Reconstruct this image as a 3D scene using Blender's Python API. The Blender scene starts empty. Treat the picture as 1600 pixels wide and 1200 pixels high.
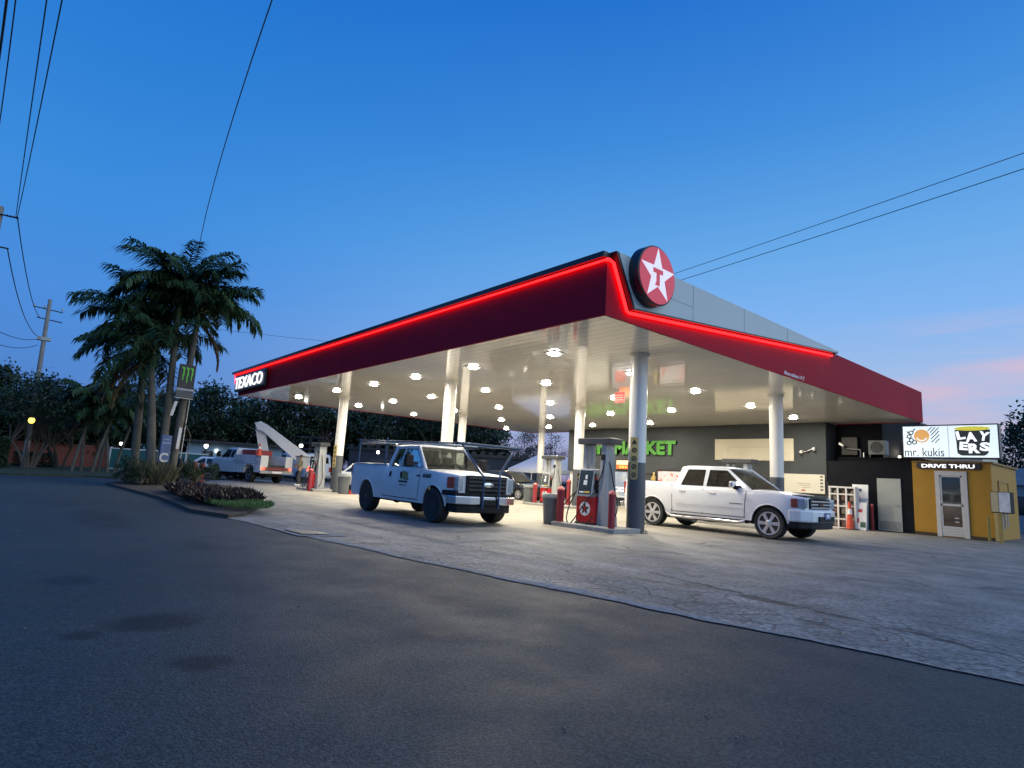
import bpy, bmesh, math, random
from mathutils import Matrix, Vector
sc = bpy.context.scene
COL = sc.collection
R = math.radians
rnd = random.Random(7)

# ------------------------------------------------------------------ camera
AZ, PITCH, ROLL = math.atan2(.76332, .64602), R(9.0719), R(3.4152)
hx, hy = math.cos(AZ), math.sin(AZ)
F_ = Vector((hx*math.cos(PITCH), hy*math.cos(PITCH), math.sin(PITCH)))
U0 = Vector((-hx*math.sin(PITCH), -hy*math.sin(PITCH), math.cos(PITCH)))
X0 = Vector((hy, -hx, 0))
X_ = X0*math.cos(ROLL) + U0*math.sin(ROLL)
U_ = -X0*math.sin(ROLL) + U0*math.cos(ROLL)
cam = bpy.data.cameras.new('camera')
camo = bpy.data.objects.new('camera', cam)
COL.objects.link(camo)
camo.matrix_world = Matrix(((X_.x, U_.x, -F_.x, -8.96), (X_.y, U_.y, -F_.y, -7.75), (X_.z, U_.z, -F_.z, 1.17), (0, 0, 0, 1)))
cam.sensor_width = 36
cam.lens = 918.59/1600*36
cam.clip_end = 3000
sc.camera = camo

# ------------------------------------------------------------------ sky (dusk, sun just below the horizon on the right)
w = bpy.data.worlds.new('World'); sc.world = w; w.use_nodes = True
nt = w.node_tree; N = nt.nodes; LK = nt.links
bg = N['Background']
def sn(t, **k):
    n = N.new(t)
    for a, b in k.items(): setattr(n, a, b)
    return n
def s2l(c):
    return tuple(((x/255)/12.92 if x/255 <= .04045 else (((x/255)+.055)/1.055)**2.4) for x in c)
tc = sn('ShaderNodeTexCoord'); sep = sn('ShaderNodeSeparateXYZ'); LK.new(tc.outputs['Generated'], sep.inputs[0])
def ramp(stops):
    r = sn('ShaderNodeValToRGB'); e = r.color_ramp.elements
    while len(e) < len(stops): e.new(.5)
    for el, (p, c) in zip(e, stops): el.position = p; el.color = s2l(c)+(1,)
    return r
mr = sn('ShaderNodeMapRange'); LK.new(sep.outputs['Z'], mr.inputs[0]); mr.inputs[1].default_value = -.1; mr.inputs[2].default_value = .9
rl = ramp([(0, (40, 46, 56)), (.09, (60, 74, 104)), (.11, (88, 124, 186)), (.2, (78, 132, 206)), (.32, (72, 140, 220)), (.45, (58, 139, 221)), (.6, (42, 127, 214)), (.75, (28, 113, 206)), (1, (16, 88, 188))])
rr = ramp([(0, (40, 46, 56)), (.09, (90, 84, 104)), (.11, (170, 160, 198)), (.2, (164, 184, 222)), (.27, (158, 186, 228)), (.36, (126, 178, 238)), (.47, (100, 167, 231)), (.62, (64, 141, 220)), (.78, (34, 114, 208)), (1, (16, 88, 188))])
LK.new(mr.outputs[0], rl.inputs[0]); LK.new(mr.outputs[0], rr.inputs[0])
dot = sn('ShaderNodeVectorMath', operation='DOT_PRODUCT'); LK.new(tc.outputs['Generated'], dot.inputs[0]); dot.inputs[1].default_value = (math.cos(R(5)), math.sin(R(5)), 0)
ma = sn('ShaderNodeMapRange'); LK.new(dot.outputs['Value'], ma.inputs[0]); ma.inputs[1].default_value = .1; ma.inputs[2].default_value = 1.0; ma.interpolation_type = 'SMOOTHSTEP'
mix = sn('ShaderNodeMix', data_type='RGBA'); LK.new(ma.outputs[0], mix.inputs[0]); LK.new(rl.outputs[0], mix.inputs[6]); LK.new(rr.outputs[0], mix.inputs[7])
# thin pink cloud near the horizon on the right
mp = sn('ShaderNodeMapping'); LK.new(tc.outputs['Generated'], mp.inputs[0]); mp.inputs['Scale'].default_value = (2.2, 2.2, 15)
nz = sn('ShaderNodeTexNoise'); LK.new(mp.outputs[0], nz.inputs[0]); nz.inputs['Scale'].default_value = 1.4; nz.inputs['Detail'].default_value = 5
cl = sn('ShaderNodeMapRange'); LK.new(nz.outputs['Fac'], cl.inputs[0]); cl.inputs[1].default_value = .44; cl.inputs[2].default_value = .7; cl.inputs[4].default_value = 1.0
bz = ramp([(0, (0, 0, 0)), (.15, (0, 0, 0)), (.2, (255, 255, 255)), (.31, (255, 255, 255)), (.36, (0, 0, 0))]); LK.new(mr.outputs[0], bz.inputs[0])
m1 = sn('ShaderNodeMath', operation='MULTIPLY'); LK.new(cl.outputs[0], m1.inputs[0]); LK.new(bz.outputs[0], m1.inputs[1])
m2 = sn('ShaderNodeMath', operation='MULTIPLY'); LK.new(m1.outputs[0], m2.inputs[0]); mc = sn('ShaderNodeMapRange', interpolation_type='SMOOTHSTEP'); LK.new(dot.outputs['Value'], mc.inputs[0]); mc.inputs[1].default_value = .86; mc.inputs[2].default_value = 1.0
LK.new(mc.outputs[0], m2.inputs[1])
mx2 = sn('ShaderNodeMix', data_type='RGBA'); LK.new(m2.outputs[0], mx2.inputs[0]); LK.new(mix.outputs[2], mx2.inputs[6]); mx2.inputs[7].default_value = s2l((216, 184, 204))+(1,)
sky = sn('ShaderNodeTexSky', sky_type='NISHITA', sun_disc=False, sun_elevation=R(-3), sun_rotation=R(85))
mx3 = sn('ShaderNodeMix', data_type='RGBA', blend_type='ADD'); mx3.inputs[0].default_value = .1; LK.new(mx2.outputs[2], mx3.inputs[6]); LK.new(sky.outputs[0], mx3.inputs[7])
# afterglow of the set sun: the bright part of the sky is behind the camera, to the right
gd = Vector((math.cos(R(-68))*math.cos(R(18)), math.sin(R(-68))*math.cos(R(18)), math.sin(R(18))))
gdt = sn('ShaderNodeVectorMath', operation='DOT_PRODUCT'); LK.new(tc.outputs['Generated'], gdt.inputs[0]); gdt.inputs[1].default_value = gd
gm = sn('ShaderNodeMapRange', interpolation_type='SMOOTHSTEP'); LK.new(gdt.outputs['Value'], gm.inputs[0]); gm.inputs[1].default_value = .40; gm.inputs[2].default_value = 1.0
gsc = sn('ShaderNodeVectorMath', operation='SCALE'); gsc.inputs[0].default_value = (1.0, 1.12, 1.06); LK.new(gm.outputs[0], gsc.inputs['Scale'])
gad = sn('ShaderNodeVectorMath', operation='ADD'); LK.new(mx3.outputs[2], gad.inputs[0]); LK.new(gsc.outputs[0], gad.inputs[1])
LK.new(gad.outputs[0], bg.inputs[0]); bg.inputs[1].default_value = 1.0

sc.view_settings.view_transform = 'Standard'; sc.view_settings.look = 'None'
sc.view_settings.exposure = 0; sc.view_settings.gamma = 1
sc.cycles.use_denoising = True
sc.cycles.max_bounces = 7; sc.cycles.diffuse_bounces = 4; sc.cycles.glossy_bounces = 4; sc.cycles.transmission_bounces = 4; sc.cycles.transparent_max_bounces = 6
sc.cycles.sample_clamp_indirect = 6
sc.cycles.caustics_reflective = False; sc.cycles.caustics_refractive = False

# ------------------------------------------------------------------ materials
MATS = {}
def mat(name, col, rough=.5, metal=0., noise=None, bump=None, spec=.5, emit=None, alpha=1., coat=0., trans=0.):
    """noise=(scale, amount) mottles the colour; bump=(scale, strength)."""
    if name in MATS: return MATS[name]
    m = bpy.data.materials.new(name); m.use_nodes = True; t = m.node_tree; b = t.nodes['Principled BSDF']
    b.inputs['Base Color'].default_value = tuple(col)+(1,)
    b.inputs['Roughness'].default_value = rough; b.inputs['Metallic'].default_value = metal
    b.inputs['Specular IOR Level'].default_value = spec
    b.inputs['Coat Weight'].default_value = coat; b.inputs['Coat Roughness'].default_value = .05
    if alpha < 1: b.inputs['Alpha'].default_value = alpha
    if trans: b.inputs['Transmission Weight'].default_value = trans
    if emit:
        b.inputs['Emission Color'].default_value = tuple(emit[0])+(1,); b.inputs['Emission Strength'].default_value = emit[1]
    if noise or bump: tcn = t.nodes.new('ShaderNodeTexCoord')
    if noise:
        n = t.nodes.new('ShaderNodeTexNoise'); n.inputs['Scale'].default_value = noise[0]; n.inputs['Detail'].default_value = 6; n.inputs['Roughness'].default_value = .65
        t.links.new(tcn.outputs['Object'], n.inputs['Vector'])
        mp_ = t.nodes.new('ShaderNodeMapRange'); mp_.inputs[1].default_value = .25; mp_.inputs[2].default_value = .75
        mp_.inputs[3].default_value = 1-noise[1]; mp_.inputs[4].default_value = 1+noise[1]
        t.links.new(n.outputs['Fac'], mp_.inputs[0])
        mu = t.nodes.new('ShaderNodeVectorMath'); mu.operation = 'SCALE'; mu.inputs[0].default_value = col
        t.links.new(mp_.outputs[0], mu.inputs['Scale']); t.links.new(mu.outputs[0], b.inputs['Base Color'])
    if bump:
        n2 = t.nodes.new('ShaderNodeTexNoise'); n2.inputs['Scale'].default_value = bump[0]; n2.inputs['Detail'].default_value = 6
        t.links.new(tcn.outputs['Object'], n2.inputs['Vector'])
        bu = t.nodes.new('ShaderNodeBump'); bu.inputs['Strength'].default_value = bump[1]; bu.inputs['Distance'].default_value = .02
        t.links.new(n2.outputs['Fac'], bu.inputs['Height']); t.links.new(bu.outputs[0], b.inputs['Normal'])
    MATS[name] = m
    return m
class G:
    """tiny node-graph helper for the bigger materials"""
    def __init__(s, m): s.t = m.node_tree; s.b = s.t.nodes['Principled BSDF']
    def n(s, typ, ins=None, **k):
        x = s.t.nodes.new(typ)
        for a, v in k.items(): setattr(x, a, v)
        for i, v in (ins or {}).items(): s.set(x.inputs[i], v)
        return x
    def set(s, sock, v):
        if hasattr(v, 'is_linked') or isinstance(v, bpy.types.NodeSocket): s.t.links.new(v, sock)
        else: sock.default_value = v
    def math(s, op, a, b=0., c=0., clamp=False):
        x = s.n('ShaderNodeMath', {0: a, 1: b, 2: c}, operation=op); x.use_clamp = clamp; return x.outputs[0]
    def noise(s, vec, scale, detail=5, rough=.6):
        return s.n('ShaderNodeTexNoise', {'Vector': vec, 'Scale': scale, 'Detail': detail, 'Roughness': rough}).outputs['Fac']
    def rng(s, v, a, b, c=0., d=1., smooth=False):
        x = s.n('ShaderNodeMapRange', {0: v, 1: a, 2: b, 3: c, 4: d}); x.clamp = True
        if smooth: x.interpolation_type = 'SMOOTHSTEP'
        return x.outputs[0]
    def mix(s, f, a, b, blend='MIX'):
        x = s.n('ShaderNodeMix', data_type='RGBA', blend_type=blend); s.set(x.inputs[0], f)
        for i, v in ((6, a), (7, b)): s.set(x.inputs[i], v if not isinstance(v, tuple) else tuple(v)[:3]+(1,))
        return x.outputs[2]

def pane_mat(name, tint, refl=.08):
    m = bpy.data.materials.new(name); m.use_nodes = True; t = m.node_tree; n = t.nodes; n.remove(n['Principled BSDF'])
    tr = n.new('ShaderNodeBsdfTransparent'); tr.inputs[0].default_value = tuple(tint)+(1,)
    gl = n.new('ShaderNodeBsdfGlossy'); gl.inputs['Roughness'].default_value = .02; gl.inputs[0].default_value = (1, 1, 1, 1)
    lw = n.new('ShaderNodeLayerWeight'); lw.inputs[0].default_value = .35
    mr_ = n.new('ShaderNodeMapRange'); mr_.inputs[3].default_value = refl; mr_.inputs[4].default_value = .6; t.links.new(lw.outputs['Fresnel'], mr_.inputs[0])
    mx_ = n.new('ShaderNodeMixShader'); t.links.new(mr_.outputs[0], mx_.inputs[0]); t.links.new(tr.outputs[0], mx_.inputs[1]); t.links.new(gl.outputs[0], mx_.inputs[2])
    t.links.new(mx_.outputs[0], n['Material Output'].inputs['Surface']); MATS[name] = m; return m
pane_clear = pane_mat('pane_clear', (.50, .54, .52)); pane_tint = pane_mat('pane_tinted', (.07, .07, .075), .06)
white_paint = mat('white_paint', (.78, .78, .76), .32, noise=(3, .03), coat=.4)
truck_white = mat('truck_white', (.74, .75, .76), .3, noise=(2.2, .05), coat=.5)
truck_dusty = mat('truck_dusty_white', (.64, .65, .65), .42, noise=(1.6, .08), coat=.25)
dark_metal = mat('dark_metal', (.03, .032, .036), .45, .3, noise=(8, .2))
black_plastic = mat('black_plastic', (.011, .011, .013), .6, noise=(12, .25), spec=.25)
rubber = mat('rubber', (.016, .016, .017), .75, noise=(20, .3))
under_black = mat('underbody_black', (.008, .008, .009), .8)
chrome = mat('chrome', (.72, .72, .74), .16, 1.)
alloy = mat('alloy_bright', (.62, .62, .62), .33, .75, noise=(9, .1))
steel = mat('steel', (.42, .43, .45), .35, .9, noise=(9, .15))
glass_dark = mat('tinted_glass', (.012, .014, .016), .04, spec=.8)
glass_mid = mat('windshield_glass', (.028, .032, .032), .05, spec=.8)
lamp_clear = mat('headlamp_lens', (.5, .53, .55), .08, .4, noise=(25, .4))
amber = mat('amber_lens', (.55, .12, .03), .15)
red_lens = mat('red_lens', (.35, .015, .012), .15)
red_lit = mat('lit_tail_lamp', (.6, .03, .02), .2, emit=((1, .12, .05), 3.0))
rack_blue = mat('rack_blue', (.022, .065, .14), .4, .2, noise=(7, .25))
col_white = mat('column_white', (.74, .73, .70), .3, noise=(1.5, .05), coat=.3)
col_grey = mat('column_grey', (.075, .082, .09), .4, noise=(3, .12), coat=.2)
pump_grey = mat('pump_grey', (.36, .38, .39), .38, noise=(4, .08))
pump_dark = mat('pump_dark', (.045, .048, .052), .4, noise=(4, .12))
pump_red = mat('pump_red', (.52, .018, .022), .3, noise=(3, .08), coat=.4)
bollard_red = mat('bollard_red', (.27, .022, .03), .6, noise=(6, .2), bump=(30, .2))
print_white = mat('print_white', (.8, .8, .8), .45)
print_black = mat('print_black', (.015, .015, .016), .5)
print_red = mat('print_red', (.5, .015, .03), .4)
fascia_red = mat('fascia_burgundy', (.34, .014, .032), .6, noise=(.8, .06), spec=.06)
panel_grey = mat('panel_light_grey', (.44, .51, .53), .42, noise=(.5, .05))
trim_black = mat('trim_black', (.012, .012, .016), .4)
led_red = mat('led_red', (.6, .01, .01), .4, emit=((1, .01, .012), 5.5))
wall_grey = mat('wall_charcoal', (.054, .061, .067), .75, noise=(1.2, .16), bump=(40, .15), spec=.3)
wall_black = mat('wall_black', (.009, .010, .014), .8, noise=(2, .3), spec=.12)
cream = mat('cream_board', (.60, .56, .44), .6, noise=(1.3, .08))
green_letter = mat('green_letter', (.08, .27, .05), .45, spec=.2)
letter_black = mat('letter_return_black', (.012, .02, .012), .5)
concrete_plain = mat('concrete_plain', (.30, .29, .27), .85, noise=(2.5, .2), bump=(30, .3))
door_grey = mat('door_grey', (.36, .38, .35), .55, noise=(2, .08))
yellow = mat('kiosk_yellow', (.42, .215, .010), .6, noise=(1.6, .10), bump=(60, .12))
sign_lit = mat('backlit_panel', (.8, .85, .85), .4, emit=((.80, .93, .97), .80))
letter_lit = mat('lit_white_letters', (.9, .9, .9), .4, emit=((1, 1, 1), 1.15))
print_dim_white = mat('backlit_letters', (.85, .85, .85), .4, emit=((.95, 1, 1), .9))
print_orange = mat('print_orange', (.85, .42, .12), .5, emit=((1, .52, .16), .5))
print_yellow = mat('print_yellow', (.8, .7, .05), .5, emit=((1, .9, .1), .45))
print_ink = mat('print_ink', (.02, .022, .022), .5, emit=((.7, .9, .9), .025))
trash_grey = mat('bin_grey', (.12, .135, .14), .5, noise=(5, .12))
cone_orange = mat('cone_orange', (.62, .07, .025), .5, noise=(6, .1))
leaf = {}
for nm, c in dict(palm=(.032, .070, .030), palm_light=(.060, .108, .042), dead=(.11, .075, .035), tree=(.030, .056, .026), tree_light=(.052, .082, .036), tree_dark=(.018, .036, .018),
                  croton=(.020, .010, .010), hedge=(.02, .042, .018)).items():
    leaf[nm] = mat('leaf_'+nm, c, .5, noise=(1.4, .45), spec=.35)
bark = mat('bark', (.10, .085, .065), .9, noise=(5, .35), bump=(12, .8))
palm_bark = mat('palm_bark', (.10, .095, .08), .9, noise=(3, .4), bump=(9, .6))
pole_wood = mat('pole_grey_wood', (.25, .24, .22), .85, noise=(3, .25), bump=(14, .4))
cable_black = mat('cable_black', (.02, .025, .035), .6)
pole_metal = mat('pole_metal', (.30, .31, .32), .45, .6, noise=(6, .15))

# ------------------------------------------------------------------ mesh helpers
class MB:
    def __init__(s): s.v = []; s.f = []
    def add(s, vs, fs):
        o = len(s.v); s.v += [tuple(p) for p in vs]; s.f += [tuple(i+o for i in f) for f in fs]; return s
    def box(s, c, d, rot=None, taper=1.):
        vs = []
        for z in (-1, 1):
            k = taper if z > 0 else 1
            for x, y in ((-1, -1), (1, -1), (1, 1), (-1, 1)): vs.append(Vector((x*d[0]/2*k, y*d[1]/2*k, z*d[2]/2)))
        if rot is not None: vs = [rot @ p for p in vs]
        return s.add([p+Vector(c) for p in vs], [(3, 2, 1, 0), (4, 5, 6, 7), (0, 1, 5, 4), (1, 2, 6, 5), (2, 3, 7, 6), (3, 0, 4, 7)])
    def bx(s, x0, x1, y0, y1, z0, z1): return s.box(((x0+x1)/2, (y0+y1)/2, (z0+z1)/2), (abs(x1-x0), abs(y1-y0), abs(z1-z0)))
    def tube(s, pts, r, n=8, cap=True):
        pts = [Vector(p) for p in pts]; rs = r if isinstance(r, (list, tuple)) else [r]*len(pts)
        o = len(s.v); up = None
        for i, p in enumerate(pts):
            d = (pts[min(i+1, len(pts)-1)]-pts[max(i-1, 0)]).normalized()
            if up is None: up = Vector((0, 0, 1)) if abs(d.z) < .9 else Vector((1, 0, 0))
            a = d.cross(up).normalized(); b = a.cross(d).normalized(); up = b
            for k in range(n):
                t = 2*math.pi*k/n; s.v.append(tuple(p+(a*math.cos(t)+b*math.sin(t))*rs[i]))
        for i in range(len(pts)-1):
            for k in range(n):
                k2 = (k+1) % n; s.f.append((o+i*n+k, o+i*n+k2, o+(i+1)*n+k2, o+(i+1)*n+k))
        if cap:
            s.f.append(tuple(o+k for k in range(n))[::-1]); s.f.append(tuple(o+(len(pts)-1)*n+k for k in range(n)))
        return s
    def cyl(s, p0, p1, r, r1=None, n=20): return s.tube([p0, p1], [r, r if r1 is None else r1], n)
    def lathe(s, prof, c=(0, 0, 0), axis='z', n=24):
        o = len(s.v)
        for rr_, h in prof:
            for k in range(n):
                t = 2*math.pi*k/n; a, b = rr_*math.cos(t), rr_*math.sin(t)
                p = (a, b, h) if axis == 'z' else ((b, h, a) if axis == 'y' else (h, a, b))
                s.v.append((p[0]+c[0], p[1]+c[1], p[2]+c[2]))
        for i in range(len(prof)-1):
            for k in range(n):
                k2 = (k+1) % n; s.f.append((o+i*n+k, o+i*n+k2, o+(i+1)*n+k2, o+(i+1)*n+k))
        s.f.append(tuple(o+k for k in range(n))[::-1]); s.f.append(tuple(o+(len(prof)-1)*n+k for k in range(n)))
        return s
    def prism(s, poly, fr, d0, d1):
        """2D polygon in frame fr=(origin, xdir, ydir), extruded from d0 to d1 along xdir x ydir"""
        O, X, Y = (Vector(q) for q in fr); Z = X.cross(Y); n = len(poly); o = len(s.v)
        for d in (d0, d1):
            for a, b in poly: s.v.append(tuple(O+X*a+Y*b+Z*d))
        s.f.append(tuple(o+i for i in range(n))[::-1]); s.f.append(tuple(o+n+i for i in range(n)))
        for i in range(n):
            j = (i+1) % n; s.f.append((o+i, o+j, o+n+j, o+n+i))
        return s
    def ball(s, c, r, n=10, m=6, sq=(1, 1, 1)):
        o = len(s.v)
        for i in range(m+1):
            ph = math.pi*i/m
            for k in range(n):
                t = 2*math.pi*k/n
                s.v.append((c[0]+r*sq[0]*math.sin(ph)*math.cos(t), c[1]+r*sq[1]*math.sin(ph)*math.sin(t), c[2]-r*sq[2]*math.cos(ph)))
        for i in range(m):
            for k in range(n):
                k2 = (k+1) % n; s.f.append((o+i*n+k, o+i*n+k2, o+(i+1)*n+k2, o+(i+1)*n+k))
        return s
    def build(s, name, m, parent=None, smooth=False, bevel=0., loc=None, rotz=0., seg=2):
        me = bpy.data.meshes.new(name); me.from_pydata(s.v, [], s.f); me.update()
        bm = bmesh.new(); bm.from_mesh(me); bmesh.ops.recalc_face_normals(bm, faces=bm.faces); bm.to_mesh(me); bm.free()
        return link(name, me, m, parent, smooth, bevel, loc, rotz, seg)
def link(name, me, m, parent=None, smooth=False, bevel=0., loc=None, rotz=0., seg=2):
    o = bpy.data.objects.new(name, me); COL.objects.link(o)
    if m is not None: me.materials.append(m)
    if smooth:
        for p in me.polygons: p.use_smooth = True
        try: me.set_sharp_from_angle(angle=R(38))
        except Exception: pass
    if bevel:
        b = o.modifiers.new('edge', 'BEVEL'); b.width = bevel; b.segments = seg; b.limit_method = 'ANGLE'; b.angle_limit = R(35)
    if parent is not None: o.parent = parent
    if loc is not None: o.location = loc
    if rotz: o.rotation_euler.z = rotz
    return o
def tag(o, label=None, cat=None, group=None, kind=None):
    if label: o['label'] = label
    if cat: o['category'] = cat
    if group: o['group'] = group
    if kind: o['kind'] = kind
    return o
def thing(name, label, cat, loc=(0, 0, 0), rotz=0., group=None):
    o = bpy.data.objects.new(name, None); COL.objects.link(o); o.location = loc; o.rotation_euler.z = rotz
    o.empty_display_size = .2
    return tag(o, label, cat, group)
def copy_tree(o, parent=None):
    c = o.copy(); COL.objects.link(c)
    if parent is not None: c.parent = parent
    for ch in [q for q in sc.objects if q.parent == o]: copy_tree(ch, c)
    return c
def again(o, loc, rotz=None, label=None, group=None, scale=None):
    c = copy_tree(o); c.location = loc
    if rotz is not None: c.rotation_euler.z = rotz
    if label: c['label'] = label
    if group: c['group'] = group
    if scale: c.scale = (scale,)*3
    return c
def gz(x):
    """height of the forecourt: level, falling gently towards the shop"""
    t = min(1, max(0, (x-9)/10)); return -.13*t*t*(3-2*t)
def text(body, fr, w=None, h=None, ext=.01, bold=0., name='lettering', m=None, parent=None, shear=0., loc0='l', d0=0.):
    """text fitted into a box of width w and cap height h; fr=(lower left point, reading direction, up)"""
    cu = bpy.data.curves.new(name, 'FONT'); cu.body = body; cu.size = 1; cu.extrude = .05; cu.offset = bold; cu.shear = shear; cu.resolution_u = 3
    t = bpy.data.objects.new(name, cu); COL.objects.link(t)
    bpy.context.view_layer.update()
    me = bpy.data.meshes.new_from_object(t.evaluated_get(bpy.context.evaluated_depsgraph_get()))
    bpy.data.objects.remove(t); bpy.data.curves.remove(cu)
    xs = [v.co.x for v in me.vertices]; ys = [v.co.y for v in me.vertices]
    x0, x1, y0, y1 = min(xs), max(xs), min(ys), max(ys)
    sx = w/(x1-x0) if w else None; sy = h/(y1-y0) if h else None
    sx = sx or sy; sy = sy or sx
    O, X, Y = (Vector(q) for q in fr); Z = X.cross(Y)
    for v in me.vertices:
        z = (v.co.z+.05)/.1*ext+d0
        v.co = O+X*((v.co.x-x0)*sx)+Y*((v.co.y-y0)*sy)+Z*z
    return link(name, me, m, parent)
def sheet(name, poly, m, zoff, cell=None):
    """flat ground sheet that follows gz()"""
    bm = bmesh.new(); vs = [bm.verts.new((x, y, 0)) for x, y in poly]; bm.faces.new(vs)
    for k in range(9, 20):
        g = bm.verts[:]+bm.edges[:]+bm.faces[:]; bmesh.ops.bisect_plane(bm, geom=g, plane_co=(k, 0, 0), plane_no=(1, 0, 0))
    for v in bm.verts: v.co.z = gz(v.co.x)+zoff
    bmesh.ops.recalc_face_normals(bm, faces=bm.faces)
    for f in bm.faces:
        if f.normal.z < 0: f.normal_flip()
    me = bpy.data.meshes.new(name); bm.to_mesh(me); bm.free()
    o = link(name, me, m); o['kind'] = 'structure'; return o
WX, WY, WZ = (1, 0, 0), (0, 1, 0), (0, 0, 1)
FW = ((0, -1, 0), (0, 0, 1))      # writing on a face that looks towards -X
FS = ((1, 0, 0), (0, 0, 1))       # writing on a face that looks towards -Y

# ------------------------------------------------------------------ ground, road, forecourt
def asphalt_mat():
    m = mat('asphalt', (.08, .08, .08), .62, spec=.35); g = G(m); geo = g.n('ShaderNodeNewGeometry').outputs['Position']
    big = g.noise(geo, .22, 4); mid = g.noise(geo, 1.6, 5); fine = g.n('ShaderNodeTexNoise', {'Vector': geo, 'Scale': 90., 'Detail': 2.}).outputs['Fac']
    v = g.math('MULTIPLY', g.rng(big, .3, .7, .86, 1.12), g.rng(mid, .25, .75, .9, 1.1)); v = g.math('MULTIPLY', v, g.rng(fine, .38, .62, .5, 1.55))
    grit = g.n('ShaderNodeTexNoise', {'Vector': geo, 'Scale': 34., 'Detail': 4.}).outputs['Fac']; v = g.math('MULTIPLY', v, g.rng(grit, .35, .65, .78, 1.22))
    wv_ = g.n('ShaderNodeVectorMath', {0: geo, 1: g.n('ShaderNodeTexNoise', {'Vector': geo, 'Scale': 1.3, 'Detail': 5.}).outputs['Color']}, operation='ADD').outputs[0]
    vo_ = g.n('ShaderNodeTexVoronoi', {'Vector': wv_, 'Scale': .33}, feature='DISTANCE_TO_EDGE').outputs['Distance']
    hair = g.math('MULTIPLY', g.rng(vo_, .001, .006, 1., 0.), g.rng(g.noise(geo, .35, 3), .56, .62)); v = g.math('MULTIPLY', v, g.rng(hair, 0., 1., 1., .45))
    stain = None
    for x, y, rx, ry, a in ((-7.97, -2.73, .34, .30, .72), (-7.89, -3.83, .21, .18, .8), (-8.4, -2.9, .14, .14, .6), (-8.32, -.84, .25, .3, .4), (-5.6, -3.0, .3, .4, .25), (-6.3, -3.9, .25, .3, .25), (-7.3, -4.6, .2, .2, .3), (-6.7, 1.4, .25, .8, .3), (-7.4, 5.5, .5, 2.2, .35)):
        wob = g.noise(geo, 5., 3)
        d = g.n('ShaderNodeVectorMath', {0: geo, 1: (x, y, 0)}, operation='SUBTRACT').outputs[0]
        d = g.n('ShaderNodeVectorMath', {0: d, 1: (1/rx, 1/ry, 0)}, operation='MULTIPLY').outputs[0]
        d = g.n('ShaderNodeVectorMath', {0: d}, operation='LENGTH').outputs['Value']
        d = g.math('ADD', d, g.math('MULTIPLY', g.math('SUBTRACT', wob, .5), .9))
        q = g.rng(d, .5, 1.15, 1-a, 1., True); stain = q if stain is None else g.math('MULTIPLY', stain, q)
    v = g.math('MULTIPLY', v, stain)
    col = g.mix(g.rng(big, .3, .7), (.032, .042, .042), (.040, .049, .048)); sc_ = g.n('ShaderNodeVectorMath', {0: col}, operation='SCALE'); g.set(sc_.inputs['Scale'], v)
    g.set(g.b.inputs['Base Color'], sc_.outputs[0]); g.set(g.b.inputs['Roughness'], g.rng(mid, .3, .7, .55, .75))
    bu = g.n('ShaderNodeBump', {'Strength': .55, 'Distance': .012, 'Height': fine}); g.set(g.b.inputs['Normal'], bu.outputs[0])
    return m
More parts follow.
